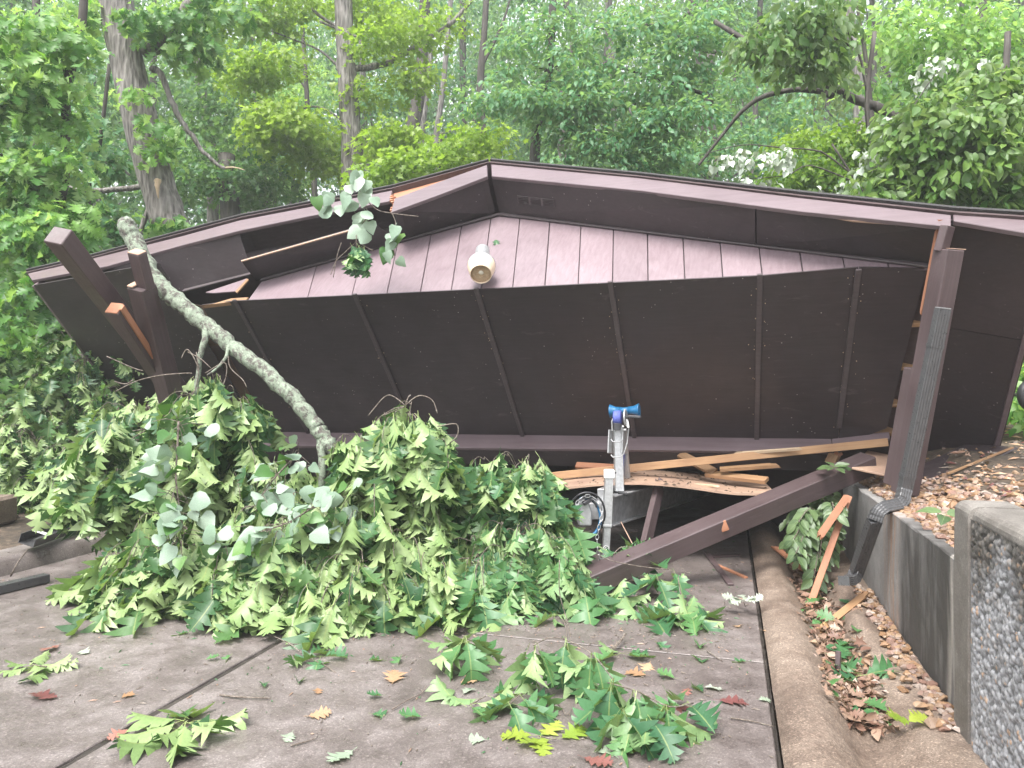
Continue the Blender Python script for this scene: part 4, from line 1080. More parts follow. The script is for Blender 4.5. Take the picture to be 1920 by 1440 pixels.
# round sticker on the jack leg
mws = Matrix.Translation((jx + .006, jy - .0315, .22)) @ Matrix.Rotation(R(90), 4, 'X')
MB().lathe([(0, .002), (.022, .002), (.024, 0)], 20).obj('round_sticker', 'white', bt, mw=TI @ mws)
MB().lathe([(.013, .0025), (.017, .0035), (.019, .0025)], 20).obj('sticker_ring', 'steel_dark', bt, mw=TI @ mws)
boxbeam('sticker_mark', (jx - .003, jy - .0345, .212), (jx + .015, jy - .0345, .229), 0.003, 0.006, 'steel_dark', bevel=0)
boxbeam('jack_crank', (jx + .035, jy, jt + .045), (jx + .10, jy + .02, jt + .045), .014, .014, 'steel_dark')
# winch post
wp0, wp1 = at(1161, 921, 6.45), at(1157, 800, 6.5)
boxbeam('winch_post', wp0, at(1158, 792, 6.5), 0.075, 0.055, 'galv')
boxbeam('winch_post_back', at(1177, 905, 6.75), at(1169, 805, 6.6), 0.05, 0.05, 'galv')
for sgn, dxp in ((-1, -14), (1, 12)):
    boxbeam('winch_bracket', at(1158 + dxp, 850, 6.48), at(1160 + dxp, 806, 6.5), 0.012, 0.11, 'galv')
b = MB()
for y_ in (828, 857):
    b.tube([at(1146, y_ - 4, 6.42), at(1149, y_, 6.40), at(1163, y_, 6.40), at(1168, y_ - 4, 6.43)], .006, 6)
b.tube([at(1148, 808, 6.44), at(1147, 790, 6.44), at(1153, 778, 6.46), at(1160, 776, 6.48)], .006, 6)
b.tube([at(1179, 800, 6.45), at(1176, 830, 6.45), at(1169, 852, 6.45)], .006, 6)
tp('wire_loops', b, 'galv')
boxbeam('winch_housing', at(1156, 806, 6.44), at(1157, 793, 6.44), 0.075, 0.06, 'steel_dark')
def disc(name, ctr, axis, prof, mat, n=24):
    z = Vector(axis).normalized(); q = Vector((0, 0, 1)).rotation_difference(z).to_matrix().to_4x4()
    return MB().lathe(prof, n).obj(name, mat, bt, True, mw=TI @ Matrix.Translation(ctr) @ q)
wc = at(1165, 783, 6.45)
ax = Vector((0.93, -0.33, 0.05))
disc('strap_spool', wc - ax * .03, ax, [(0, -.035), (.062, -.035), (.064, -.02), (.064, .028), (.05, .032), (0, .032)], 'bluestrap')
disc('winch_gear', wc + ax * .035, ax, [(.02, -.006), (.066, -.006), (.072, -.004), (.072, .008), (.06, .012), (.052, .006), (.02, .006)], 'galv')
disc('winch_hub', wc + ax * .05, ax, [(0, .02), (.018, .018), (.02, -.02), (0, -.02)], 'steel_dark')
boxbeam('winch_handle', wc + ax * .05 + Vector((0, -.03, .01)), wc + ax * .17 + Vector((0, -.03, .0)), .024, .024, 'steel_dark', bevel=.006)
boxbeam('crank_arm', wc + ax * .05, wc + ax * .055 + Vector((0, -.05, -.09)), .022, .008, 'galv')
for k, (ppx, ppy) in enumerate([(1168, 800), (1176, 798), (1172, 806)]):
    disc('bolt', at(ppx, ppy, 6.42), (0, -1, 0), [(0, .016), (.011, .015), (.012, 0)], 'galv', 8)
boxbeam('strap', at(1170, 850, 6.62), at(1167, 895, 6.72), .045, .006, 'bluestrap', R(90))
# bow roller: two blue cups on an axle
rc = at(1171, 770, 6.62)
for sg in (-1, 1):
    disc('roller_cup', rc + ax * (.085 * sg), ax * sg, [(0, -.05), (.035, -.05), (.04, 0.0), (.058, .04), (.062, .05), (.052, .05), (.03, .02), (0, .015)], 'bluehose')
disc('roller_waist', rc, ax, [(0, -.05), (.034, -.05), (.030, 0), (.034, .05), (0, .05)], 'bluehose')
boxbeam('jack_handle_grip', at(1158, 923, 6.33), at(1177, 927, 6.27), .026, .026, 'rubber', bevel=.008)
# coupler with chain and blue hoses at the nose
cc = at(1096, 962, 6.2)
b = MB(); pr_ = [(-.055, -.10), (.055, -.10), (.06, .02), (.03, .10), (-.03, .10), (-.06, .02)]
b.prism([cc + Vector((x, -.06, z)) for x, z in pr_], (0, .22, 0)); tp('coupler', b, 'galv', bevel=.012)
boxbeam('coupler_latch', cc + Vector((-.02, -.075, .09)), cc + Vector((.05, -.06, .13)), .05, .03, 'steel_dark')
boxbeam('coupler_arm', cc + Vector((0, .1, 0)), at(1146, 955, 6.35), .10, .14, 'alu')
def arc(ctr, rad, a0, a1, tilt, n=16):
    return [ctr + Vector((math.cos(R(a0 + (a1 - a0) * k / n)) * rad, tilt * math.sin(R(a0 + (a1 - a0) * k / n)), math.sin(R(a0 + (a1 - a0) * k / n)) * rad * 1.25)) for k in range(n + 1)]
tp('blue_hose', MB().tube(arc(cc + Vector((.0, -.09, -.02)), .125, 110, -85, .04), .014, 8), 'bluehose', True)
tp('grey_cable', MB().tube(arc(cc + Vector((.01, -.07, 0)), .155, 150, -60, -.05), .008, 6), 'steel_dark', True)
tp('black_cable', MB().tube(arc(cc + Vector((.0, -.10, .02)), .10, 200, 20, .03), .009, 6), 'rubber', True)
tp('bare_cable', MB().tube(arc(cc + Vector((.02, -.11, .0)), .11, 170, -20, .05), .006, 6), 'alu', True)
pts = arc(cc + Vector((.02, -.12, .02)), .115, 165, -40, .03, 7) + [cc + Vector((.09, -.12, -.2)), cc + Vector((.10, -.1, -.3)), cc + Vector((.13, -.08, -.4)), cc + Vector((.17, -.05, -.47)), cc + Vector((.24, -.05, -.52))]
ch = MB()
P2 = []
for i in range(len(pts) - 1):
    n_ = max(1, int((pts[i + 1] - pts[i]).length / .034))
    P2 += [pts[i].lerp(pts[i + 1], k / n_) for k in range(n_)]
for i in range(len(P2) - 1):
    d = (P2[i + 1] - P2[i]).normalized(); sd = d.cross(Vector((0, 1, 0) if i % 2 else (1, 0, .3))).normalized(); c = (P2[i] + P2[i + 1]) / 2
    lp_ = [c + d * (math.cos(t) * .024) + sd * (math.sin(t) * .013) for t in [k * math.pi / 4 for k in range(9)]]
    ch.tube(lp_, .0045, 5, cap=False)
tag(tp('safety_chain', ch, 'galv'), kind='stuff')
# a wheel of something parked on the bank at the right edge
wc2 = at(1936, 741, 6.3)
wh = empty('cart_wheel', wc2, 'grey ribbed wheel just showing at the right edge of the picture', 'wheel')
mww = Matrix.Scale(.8, 4) @ Matrix.Rotation(R(90), 4, 'X') @ Matrix.Rotation(R(12), 4, 'Y')
MB().lathe([(.125, -.04), (.16, -.045), (.178, -.02), (.178, .02), (.16, .045), (.125, .04)], 36).obj('tyre', 'rubber', wh, True, mw=mww)
MB().lathe([(.02, .03), (.05, .03), (.06, .018), (.11, .022), (.126, .042), (.128, -.04), (0, -.04)], 36).obj('rim', 'white', wh, True, mw=mww)
for k in range(18):
    a = 2 * math.pi * k / 18
    b = MB(); b.prism([(math.cos(a - .05) * .055, math.sin(a - .05) * .055, .019), (math.cos(a - .03) * .118, math.sin(a - .03) * .118, .025), (math.cos(a + .03) * .118, math.sin(a + .03) * .118, .025), (math.cos(a + .05) * .055, math.sin(a + .05) * .055, .019)], (0, 0, .014))
    b.obj('spoke', 'alu', wh, mw=mww)
axl = wc2 + Vector((.1, .25, -.02))
b = MB(); b.tube([(0, 0.05, 0), (.02, .6, 0), (.6, .75, -.05)], .018, 8); b.tube([(.02, .6, 0), (.05, .62, gz((wc2.x, wc2.y + .6)) - wc2.z - .05)], .02, 8); b.obj('axle', 'steel_dark', wh)
# ------------------------------------------------------------------ fallen limb and the heap of oak foliage
def smooth_path(pts, k=4):
    pts = [Vector(p) for p in pts]; out = []
    for i in range(len(pts) - 1):
        p0, p1, p2, p3 = pts[max(i - 1, 0)], pts[i], pts[i + 1], pts[min(i + 2, len(pts) - 1)]
        for j in range(k):
            t = j / k
            out.append(0.5 * ((2 * p1) + (p2 - p0) * t + (2 * p0 - 5 * p1 + 4 * p2 - p3) * t * t + (3 * p1 - p0 - 3 * p2 + p3) * t ** 3))
    return out + [pts[-1]]
def limb_mesh(pts, r0, r1, n=10, wob=0.08, k=4, knots=0.0):
    pp = smooth_path(pts, k); m = len(pp)
    rr = [(r0 + (r1 - r0) * i / (m - 1)) * (1 + knots * random.uniform(-1, 1)) for i in range(m)]
    return pp, rr
def limb(name, mat, pts, r0, r1, parent=None, n=10, wob=0.08, k=4, knots=0.0, jit=0.0):
    pp, rr = limb_mesh(pts, r0, r1, n, wob, k, knots)
    if jit: pp = [pp[0]] + [p + Vector((random.uniform(-jit, jit), random.uniform(-jit, jit), random.uniform(-jit, jit))) for p in pp[1:-1]] + [pp[-1]]
    b = MB(); b.tube(pp, rr, n, wob=wob)
    return b.obj(name, mat, parent, True, mw=inv(parent) if parent is not None else None)
FL = [(238, 420, 6.42), (252, 450, 6.40), (270, 487, 6.36), (292, 525, 6.32), (325, 558, 6.27), (366, 592, 6.22), (402, 622, 6.18), (442, 655, 6.14), (500, 700, 6.08), (545, 742, 6.04), (585, 788, 6.0), (608, 822, 5.97), (628, 846, 5.95), (660, 890, 5.92), (700, 960, 5.9), (730, 1040, 5.9)]
FLP = [at(*p) for p in FL]
fl = empty('fallen_limb', at(730, 1080, 5.9), 'thick lichen-covered tree limb leaning diagonally across the roof', 'tree limb')
limb('limb', 'lichen', FLP, .074, .056, fl, 16, .09, 7, .09, .010)
limb('side_branch', 'lichen', [at(384, 610, 6.18), at(386, 632, 6.12), at(378, 655, 6.10), at(372, 692, 6.10), at(368, 740, 6.1)], .032, .016, fl, 8, .1, 4, .1, .004)
limb('side_branch', 'lichen', [at(428, 648, 6.12), at(424, 668, 6.05), at(408, 690, 6.02), at(388, 704, 6.0)], .018, .007, fl, 7, .1, 4, .1, .003)
limb('side_branch', 'lichen', [at(601, 812, 5.98), at(603, 850, 5.93), at(604, 890, 5.9), at(600, 960, 5.9)], .042, .022, fl, 8, .1, 4, .1, .004)
limb('side_branch', 'twig', [at(281, 524, 6.28), at(274, 526, 6.22)], .012, .006, fl, 6)
limb('raw_break', 'splinter', [at(236, 417, 6.43), at(239, 421, 6.42)], .04, .055, fl, 9, .25, 2)

def hang_cluster(parent, p, out, n, L, kind='oak', under=0.72, spread=(2, 32), store=None):
    """Leaves drooping from one twig tip p; out is the way the tip faces."""
    out = Vector(out); az0 = math.atan2(out.y, out.x)
    for i in range(n):
        az = az0 + random.gauss(0, 1.0); dl = R(random.uniform(*spread)); l = L * random.uniform(0.72, 1.12)
        dr = Vector((math.cos(az) * math.sin(dl), math.sin(az) * math.sin(dl), -math.cos(dl)))
        room = p.z - 0.012 - max(0.0, gz(p) if abs(gz(p)) < .3 and gz(p) > 0 else 0.0)
        if -dr.z * l > room:
            dz = -max(0.0, room) / l; h = math.sqrt(max(0, 1 - dz * dz)); dr = Vector((math.cos(az) * h, math.sin(az) * h, dz))
        nr = Vector((math.cos(az + random.gauss(0, .38)), math.sin(az + random.gauss(0, .38)), 0.45 + random.uniform(-.2, .5)))
        if random.random() < under: nr = -nr
        pp = p + Vector((random.gauss(0, .02), random.gauss(0, .02), random.gauss(0, .02)))
        if store is not None: store.append((pp, dr, nr, l))
        else: leaf_obj(kind, pp, dr, nr, l, parent)

def fallen_branch(label, root, mounds, L=0.265, kind='oak', inner=400, group=None, under=0.74, twigs=True):
    """mounds: (x, y, rx, ry, top z, clusters). Leaf clusters hang over each mound from twigs that fork off one limb."""
    r = empty('fallen_oak_branch', root, label, 'tree branch', group)
    tw = MB(); store = []; inn = []
    for (cx, cy, rx, ry, h, ncl, *zm) in mounds:
        zlo = zm[0] if zm else 0.17
        rx *= .80; ry *= .74; h *= .93
        c = Vector((cx, cy, 0)); top = Vector((cx, cy + .15, h * .9))
        back = Vector((cx + random.uniform(-.3, .3), cy + ry * .7, h * .35))
        spine = smooth_path([Vector(root) + Vector((0, 0, .06)), back, top], 4)
        tw.tube(spine, [.022 - .014 * i / (len(spine) - 1) for i in range(len(spine))], 6)
        for k in range(int(ncl * 1.15)):
            th = math.acos(random.uniform(0.02, 1.0)); ph = random.uniform(-math.pi, math.pi)
            n = Vector((math.sin(th) * math.cos(ph), math.sin(th) * math.sin(ph), math.cos(th)))
            if n.y > 0.25: n.y *= -0.8
            u = random.choice((random.uniform(0.75, 1.0), random.uniform(0.9, 1.18)))
            p = c + Vector((n.x * rx * u, n.y * ry * u, zlo + (h - zlo) * n.z * u + .04 * random.random()))
            s0 = random.choice(spine[len(spine) // 3:])
            mid = s0.lerp(p, .6) + Vector((0, 0, .02 + .08 * random.random()))
            if twigs and random.random() < .4: tw.tube(smooth_path([s0, mid, p + Vector((0, 0, .02)), p], 3), [.006, .0055, .005, .0045, .004, .004, .0035, .003, .003, .0025][:10], 4, cap=False)
            dw = Vector((n.x + random.gauss(0, .35), n.y - .3 + random.gauss(0, .25), 0)).normalized(); ln = random.uniform(.55, 1.25)
            low = max(.06, min(.24, p.z - .12))
            shoot = smooth_path([p, p + dw * .09 * ln + Vector((0, 0, .025)), p + dw * .18 * ln - Vector((0, 0, low * .25)), p + dw * .22 * ln - Vector((0, 0, low * .75))], 4)
            if random.random() < .7: tw.tube(shoot, .0028, 4, cap=False)
            m_ = random.randint(7, 11); Lk = L * random.uniform(.74, 1.12); un = min(.95, max(.1, random.gauss(under, .22)))
            for j in range(m_):
                hang_cluster(None, shoot[min(len(shoot) - 1, int((j + .5) / m_ * len(shoot)))], dw, 1, Lk, store=store, under=un, spread=(3, 46))
        for k in range(inner):
            n = Vector((random.gauss(0, 1), random.gauss(0, 1), abs(random.gauss(0, 1)))).normalized() * random.uniform(.35, .86)
            p = c + Vector((n.x * rx, n.y * ry, max(.1, zlo * .9) + (h - zlo) * n.z))
            hang_cluster(None, p, Vector((n.x, n.y - .2, 0)), 1, L, store=inn, under=.3)
    random.shuffle(store)
    eye = Vector((0, 0, EYE))
    for p, dr, nr, l in store[:300]: leaf_obj(kind, p, dr, nr, l, r)
    inn += store[300:]
    if inn:
        P, T, C = leaf_cloud(OAKS, np.array([tuple(x[0]) for x in inn]), np.array([tuple(x[1]) for x in inn]), np.array([tuple(x[2]) for x in inn]), np.array([x[3] for x in inn]), RNG.uniform(0, 1, len(inn)))
        rib = np.zeros(len(P))
        tag(link('foliage', np_mesh('foliage', P - np.array(tuple(r.location)), T, 'oakleaf', C), r), kind='stuff')
    tag(tw.obj('twigs', 'twig', r, True, mw=inv(r)), kind='stuff')
    return r
HEAP = 'broken oak branches heaped on the driveway'
fallen_branch('tall left mound of wilted oak leaves below the lichen limb', (-2.5, 6.7, 0), [(-2.45, 6.25, .62, .75, 1.62, 28), (-2.0, 6.2, .5, .6, 1.22, 14), (-2.5, 6.15, .3, .2, 1.74, 7, 1.42)], group=HEAP)
fallen_branch('oak branch arching over the left end of the heap by the fallen gutter', (-3.3, 6.9, 0), [(-3.15, 6.2, .55, .6, 1.45, 32, .80), (-3.3, 6.1, .3, .4, 1.1, 10, .80), (-2.8, 6.3, .35, .5, .9, 12)], group=HEAP)
fallen_branch('oak branch drooping over the front left of the heap near the fallen dark pipe', (-2.6, 5.9, 0), [(-2.5, 5.42, .46, .5, .62, 26), (-2.1, 5.36, .5, .5, .55, 18), (-2.85, 5.7, .3, .3, .42, 8)], group=HEAP)
fallen_branch('pale green oak branch at the front centre of the heap', (-1.6, 5.6, 0), [(-1.55, 5.32, .55, .6, .68, 24), (-1.75, 5.55, .6, .6, .95, 20), (-1.5, 5.95, .45, .4, 1.0, 12)], group=HEAP)
fallen_branch('oak branch standing tallest right of the lichen limb with bare arching twigs', (-.85, 6.4, 0), [(-.88, 5.85, .42, .5, 1.40, 24), (-.95, 5.55, .5, .55, .95, 16), (-.86, 5.75, .22, .2, 1.46, 7, 1.25), (-1.15, 5.8, .18, .2, 1.3, 4, 1.1), (-.6, 5.75, .2, .2, 1.3, 4, 1.08)], group=HEAP)
fallen_branch('low pale oak branch spilling forward over the long driveway joint', (-1.0, 5.2, 0), [(-1.1, 5.12, .38, .42, .42, 20), (-.7, 5.35, .45, .4, .5, 16)], L=.255, group=HEAP, inner=150)
fallen_branch('darker green oak branch reaching right to the trailer', (-.2, 6.5, 0), [(-.15, 6.05, .42, .5, 1.08, 22), (.14, 6.0, .26, .4, 1.0, 14), (.03, 5.9, .33, .2, 1.1, 7, .9), (.06, 5.75, .4, .4, .62, 14)], kind='oakg', group=HEAP, under=.3)
fallen_branch('low dark oak branch at the right front of the heap before the jack', (-.1, 5.6, 0), [(-.25, 5.38, .34, .36, .42, 14), (.10, 5.45, .34, .34, .62, 15)], kind='oakg', group=HEAP, under=.25, inner=120)
# bare arching twigs on the tall branch, and round the limb
bt_ = empty('bare_twigs', at(762, 770, 5.7), 'bare twigs arching above the tallest oak branch', 'twigs')
b = MB()
J = at(760, 762, 5.75)
for pts in [[(760, 760), (735, 742), (720, 745), (702, 765), (690, 780)], [(760, 760), (785, 742), (810, 750), (820, 775)], [(760, 762), (735, 768), (705, 790), (700, 815)], [(760, 762), (740, 770), (712, 782)], [(765, 775), (778, 800), (785, 820)], [(820, 800), (855, 795), (858, 815), (845, 830)], [(760, 758), (766, 744), (770, 741)]]:
    b.tube(smooth_path([at(x, y, 5.72) for x, y in pts], 4), .0045, 5)
b.obj('twig', 'twig', bt_, True, mw=inv(bt_))
bt2 = empty('bare_twigs', at(390, 700, 6.05), 'thin pale twigs curling around the stub under the lichen limb', 'twigs')
b = MB()
for pts in [[(372, 690), (362, 668), (350, 655), (340, 672)], [(385, 700), (420, 680), (425, 700), (418, 725), (420, 735)], [(428, 668), (432, 690), (455, 712), (462, 726)], [(395, 690), (375, 672), (352, 660)], [(215, 735), (255, 715), (300, 704), (345, 700), (360, 700)], [(200, 668), (250, 690), (268, 695)], [(215, 715), (235, 720), (250, 712)], [(365, 735), (372, 700), (368, 660)]]:
    b.tube(smooth_path([at(x, y, 6.02) for x, y in pts], 4), .0045, 5)
b.obj('twig', 'twig', bt2, True, mw=inv(bt2))

# branches with broad pale-backed leaves lying in the heap
def pale_branch(label, pts, nleaf, spread, size=.15, drop=.0, seed=0):
    rr = random.Random(seed)
    P = [at(*p) for p in pts]; r = empty('tulip_tree_branch', P[-1], label, 'tree branch', 'pale-backed branches caught in the wreck')
    pp = smooth_path(P, 5); b = MB(); b.tube(pp, [.009 - .006 * i / len(pp) for i in range(len(pp))], 6)
    lv = []
    for k in range(nleaf):
        p = rr.choice(pp); az = rr.uniform(0, 6.28)
        q = p + Vector((math.cos(az) * spread * rr.random(), -abs(math.sin(az)) * spread * .5, rr.uniform(-.8, .5) * spread))
        dr = (q - p).normalized() * .7 + Vector((rr.gauss(0, .3), rr.gauss(0, .2), -.35)); nr = Vector((rr.gauss(0, .45), 1, rr.gauss(-.5, .4)))
        if rr.random() < .2: nr = -nr
        b.tube([p, p.lerp(q, .5) + Vector((0, 0, .02)), q], .0022, 4, cap=False)
        leaf_obj('heart', q, dr, nr, size * rr.uniform(.7, 1.15), r)
    b.obj('stem', 'twig', r, True, mw=inv(r))
    return r
pale_branch('pale branch with broad silvery leaves in the left part of the heap', [(335, 790, 5.25), (332, 850, 5.15), (330, 900, 5.05), (338, 960, 5.0), (346, 1000, 4.95)], 44, .2, .135, seed=2)
pale_branch('pale silvery branch in the hollow at the middle of the heap', [(640, 930, 5.35), (590, 950, 5.15), (540, 980, 5.0), (480, 1000, 4.95)], 44, .22, .135, seed=3)
pale_branch('pale branch with broad leaves just under the foot of the lichen limb', [(560, 850, 5.75), (520, 890, 5.5), (490, 930, 5.3)], 26, .2, .13, seed=5)

# sprig with heart leaves hung over the broken fascia
rs = empty('hanging_sprig', at(700, 395, 6.75), 'sprig of pale heart-shaped leaves hanging over the broken fascia', 'sprig')
sp_paths = [[(660, 335), (680, 365), (705, 392), (735, 400), (785, 406)], [(672, 370), (690, 400), (672, 430), (668, 452), (650, 470)], [(735, 400), (742, 420), (738, 450), (740, 480)], [(640, 372), (610, 372), (590, 385)], [(668, 452), (690, 465), (700, 470)], [(650, 470), (630, 490), (620, 515)], [(640, 455), (632, 480), (625, 520)]]
b = MB()
for pts in sp_paths: b.tube(smooth_path([at(x, y, 6.75) for x, y in pts], 4), .0042, 5)
b.obj('stem', 'twig', rs, True, mw=inv(rs))
rr = random.Random(31)
for (x, y) in [(590, 372), (605, 380), (622, 372), (640, 362), (652, 350), (665, 338), (676, 352), (690, 340), (650, 368), (670, 380), (600, 392), (635, 388), (682, 398), (672, 412), (690, 418), (680, 430), (695, 440), (664, 404), (744, 425), (738, 432), (752, 440), (740, 455), (728, 468), (735, 478), (722, 475), (742, 490), (730, 440), (700, 372), (686, 365), (615, 362), (668, 325), (680, 332)]:
    p = at(x, y - 8, 6.72 + rr.uniform(-.06, .06))
    leaf_obj('heart', p, Vector((rr.gauss(0, .45), -.15, -.9)), Vector((rr.gauss(0, .4), rr.choice((1, 1, -1)), rr.gauss(.1, .3))), rr.uniform(.11, .165), rs)
rt = empty('oak_tuft', at(668, 452, 6.7), 'small dark oak tuft dangling in front of the mauve gable', 'sprig')
for k in range(16):
    az = rr.uniform(-2.9, -.2)
    leaf_obj('oakg', at(668 + rr.uniform(-16, 16), 462 + rr.uniform(-8, 22), 6.70), Vector((math.cos(az) * .5, math.sin(az) * .3, -.85)), Vector((rr.gauss(0, .4), -1, .3)) * rr.choice((1, 1, -1)), rr.uniform(.15, .22), rt)
b = MB(); b.tube([at(668, 440, 6.71), at(668, 470, 6.7)], .004, 5); b.obj('stem', 'twig', rt, True, mw=inv(rt))

# leafy boughs behind the left end of the roof
LB = 'fallen oak boughs left of the roof'
for lab, root, mnds in [
    ('fallen oak bough in the far left corner behind the tan block', (-5.6, 8.2, .2), [(-5.6, 8.3, .8, .6, 1.35, 30), (-5.0, 8.2, .5, .45, .95, 14)]),
    ('leafy oak bough right behind the left eave of the roof', (-4.9, 9.2, .2), [(-5.3, 8.9, .9, .6, 2.3, 40)]),
    ('oak bough hanging beside the left end of the roof below the dead branch', (-6.3, 9.6, .2), [(-6.2, 9.3, 1.0, .7, 2.9, 42)]),
    ('shadowed oak bough between the heap and the left eave', (-3.9, 7.9, .1), [(-3.85, 7.6, .6, .45, 1.65, 34)]),
    ('small oak tuft under the crossed posts', (-3.1, 7.6, .1), [(-3.15, 7.1, .4, .35, 1.85, 18)])]:
    fallen_branch(lab, root, mnds, L=.22, group=LB, inner=420, under=.5)

q = CM @ (LP(930, 448, 2, .012)); tag(leaf_obj('oakg', q, CM.to_3x3() @ Vector((.3, -1, 0)), CM.to_3x3() @ Vector((0, .2, 1)), .10, None, 'loose_leaf'), 'tiny green leaf stuck to the mauve gable boards', 'leaf')
# sprigs lying on the concrete
def ground_sprig(label, nodes, kind='oakg', L=.24, stem=None, under=.15, cat='sprig', group='leafy sprigs on the concrete', seed=0, r_=.0035):
    """nodes: (px, py, height, leaves, droop lo, droop hi)."""
    random.seed(900 + seed)
    pts = [onz(px, py, h) for px, py, h, *_ in nodes]
    r = empty('oak_sprig', Vector((pts[0].x, pts[0].y, 0)), label, cat, group)
    b = MB()
    for q, (px, py, h, n, d0, d1) in zip(pts, nodes):
        for i in range(n):
            az = 2 * math.pi * (i + random.random() * .7) / n; dl = R(random.uniform(d0, d1)); l = L * random.uniform(.75, 1.12)
            dr = Vector((math.cos(az) * math.sin(dl), math.sin(az) * math.sin(dl), -math.cos(dl)))
            if -dr.z * l > h - .01:
                dz = -max(0.0, (h - .012)) / l; hh = math.sqrt(max(0, 1 - dz * dz)); dr = Vector((math.cos(az) * hh, math.sin(az) * hh, dz))
            nr = Vector((math.cos(az) * .6, math.sin(az) * .6, 1.0 + random.gauss(0, .2)))
            if random.random() < under: nr = -nr
            leaf_obj(kind, q + Vector((random.gauss(0, .008), random.gauss(0, .008), random.uniform(-.004, .01))), dr, nr, l, r)
    if stem:
        for s in stem:
            pp = [onz(x, y, h) for x, y, h in s]
            b.tube(smooth_path(pp, 4), r_, 5)
    elif len(pts) > 1: b.tube(smooth_path(pts, 4), r_, 5)
    if b.v: b.obj('stem', 'twig', r, True, mw=inv(r))
    return r
ground_sprig('flat pale oak sprig beside the long joint in the foreground', [(350, 1352, .05, 9, 70, 90), (330, 1372, .03, 4, 75, 90)], 'oak', .23, under=.7, seed=1)
ground_sprig('upright glossy oak tuft left of the big foreground sprig', [(872, 1196, .2, 7, 20, 70), (868, 1200, .16, 5, 40, 80)], 'oakg', .25, [[(872, 1196, .2), (905, 1215, .12), (925, 1260, .01)]], seed=2)
ground_sprig('large glossy oak sprig arching over the transverse joint', [(1000, 1208, .26, 6, 8, 42), (1060, 1198, .27, 5, 8, 45), (1110, 1225, .24, 5, 10, 45), (1150, 1275, .22, 5, 10, 45)], 'oakg', .235, [[(1000, 1210, .26), (1030, 1196, .28), (1062, 1200, .26), (1110, 1226, .22), (1150, 1275, .2)], [(1062, 1200, .26), (1062, 1180, .12), (1055, 1160, .0)]], seed=3)
ground_sprig('largest glossy dark oak sprig at the lower right of the concrete', [(1190, 1295, .2, 5, 12, 50), (1165, 1330, .17, 4, 15, 55), (1250, 1325, .16, 4, 20, 60), (1215, 1345, .12, 5, 35, 80), (1290, 1318, .08, 4, 60, 88), (1180, 1372, .05, 3, 65, 88)], 'oakg', .215, [[(1140, 1280, .16), (1200, 1298, .18), (1255, 1325, .15), (1300, 1318, .09)]], seed=4)
ground_sprig('bright flat oak sprig lying before the slanting post', [(1270, 1150, .05, 8, 70, 90), (1300, 1160, .05, 6, 70, 90), (1230, 1160, .02, 3, 80, 90)], 'oakg', .24, [[(1272, 1150, .05), (1276, 1120, .1), (1272, 1090, .2)]], under=.4, seed=5)
ground_sprig('light green oak leaves spread under the low end of the post', [(1140, 1122, .03, 8, 78, 90), (1120, 1145, .02, 5, 80, 90)], 'oakg', .25, under=.6, seed=6)
ground_sprig('twig with a few oak leaves sticking out past the post', [(1255, 1068, .22, 4, 40, 80), (1230, 1078, .2, 4, 20, 60)], 'oakg', .24, [[(1120, 1040, .3), (1150, 1052, .27), (1200, 1062, .24), (1255, 1068, .22)], [(1272, 1080, .2), (1276, 1110, .12), (1290, 1135, .06)]], under=.5, seed=7)
ground_sprig('glossy oak tuft sitting on the slanting post', [(1190, 1025, .31, 8, 50, 85), (1165, 1035, .28, 4, 60, 85), (1210, 1030, .30, 4, 60, 85)], 'oakg', .20, [[(1195, 1028, .31), (1165, 1026, .33), (1150, 1040, .28)]], seed=8)
ground_sprig('small pale oak sprig lying at the far left of the concrete', [(60, 1246, .03, 5, 80, 90), (88, 1250, .03, 3, 80, 90)], 'oak', .17, under=.6, seed=9)
ground_sprig('lime yellow lobed sprig in the foreground', [(1010, 1380, .02, 3, 82, 90), (1042, 1386, .015, 2, 82, 90)], 'lime', .15, seed=10)
ground_sprig('bright green pair of leaves on a long pale stem below the heap', [(572, 1232, .03, 2, 80, 90), (602, 1232, .03, 3, 80, 90), (598, 1250, .02, 1, 80, 90)], 'oakg', .16, [[(480, 1180, .02), (540, 1205, .03), (575, 1232, .03), (605, 1245, .02), (630, 1262, .0)]], seed=11)
ground_sprig('pale leafy oak sprig fanned out below the right half of the heap', [(862, 1130, .1, 9, 50, 85), (835, 1150, .08, 8, 55, 88), (905, 1150, .06, 6, 60, 88)], 'oak', .25, under=.75, seed=12)
ground_sprig('three pale leaf blades lying flat left of the big foreground sprig', [(880, 1322, .02, 3, 84, 90), (910, 1305, .025, 3, 82, 90)], 'oakg', .2, under=.5, seed=13)
ground_sprig('dark pair of oak leaves under the arching foreground sprig', [(955, 1320, .08, 3, 50, 80), (978, 1300, .1, 3, 30, 70)], 'oakg', .21, seed=14)
ground_sprig('fan of light oak leaves at the foot of the bare sapling twig', [(1040, 1155, .02, 4, 80, 90), (1170, 1225, .02, 4, 80, 90)], 'oakg', .19, [[(1049, 1050, .42), (1049, 1110, .2), (1062, 1160, .03), (1070, 1195, .0)]], under=.5, seed=15)
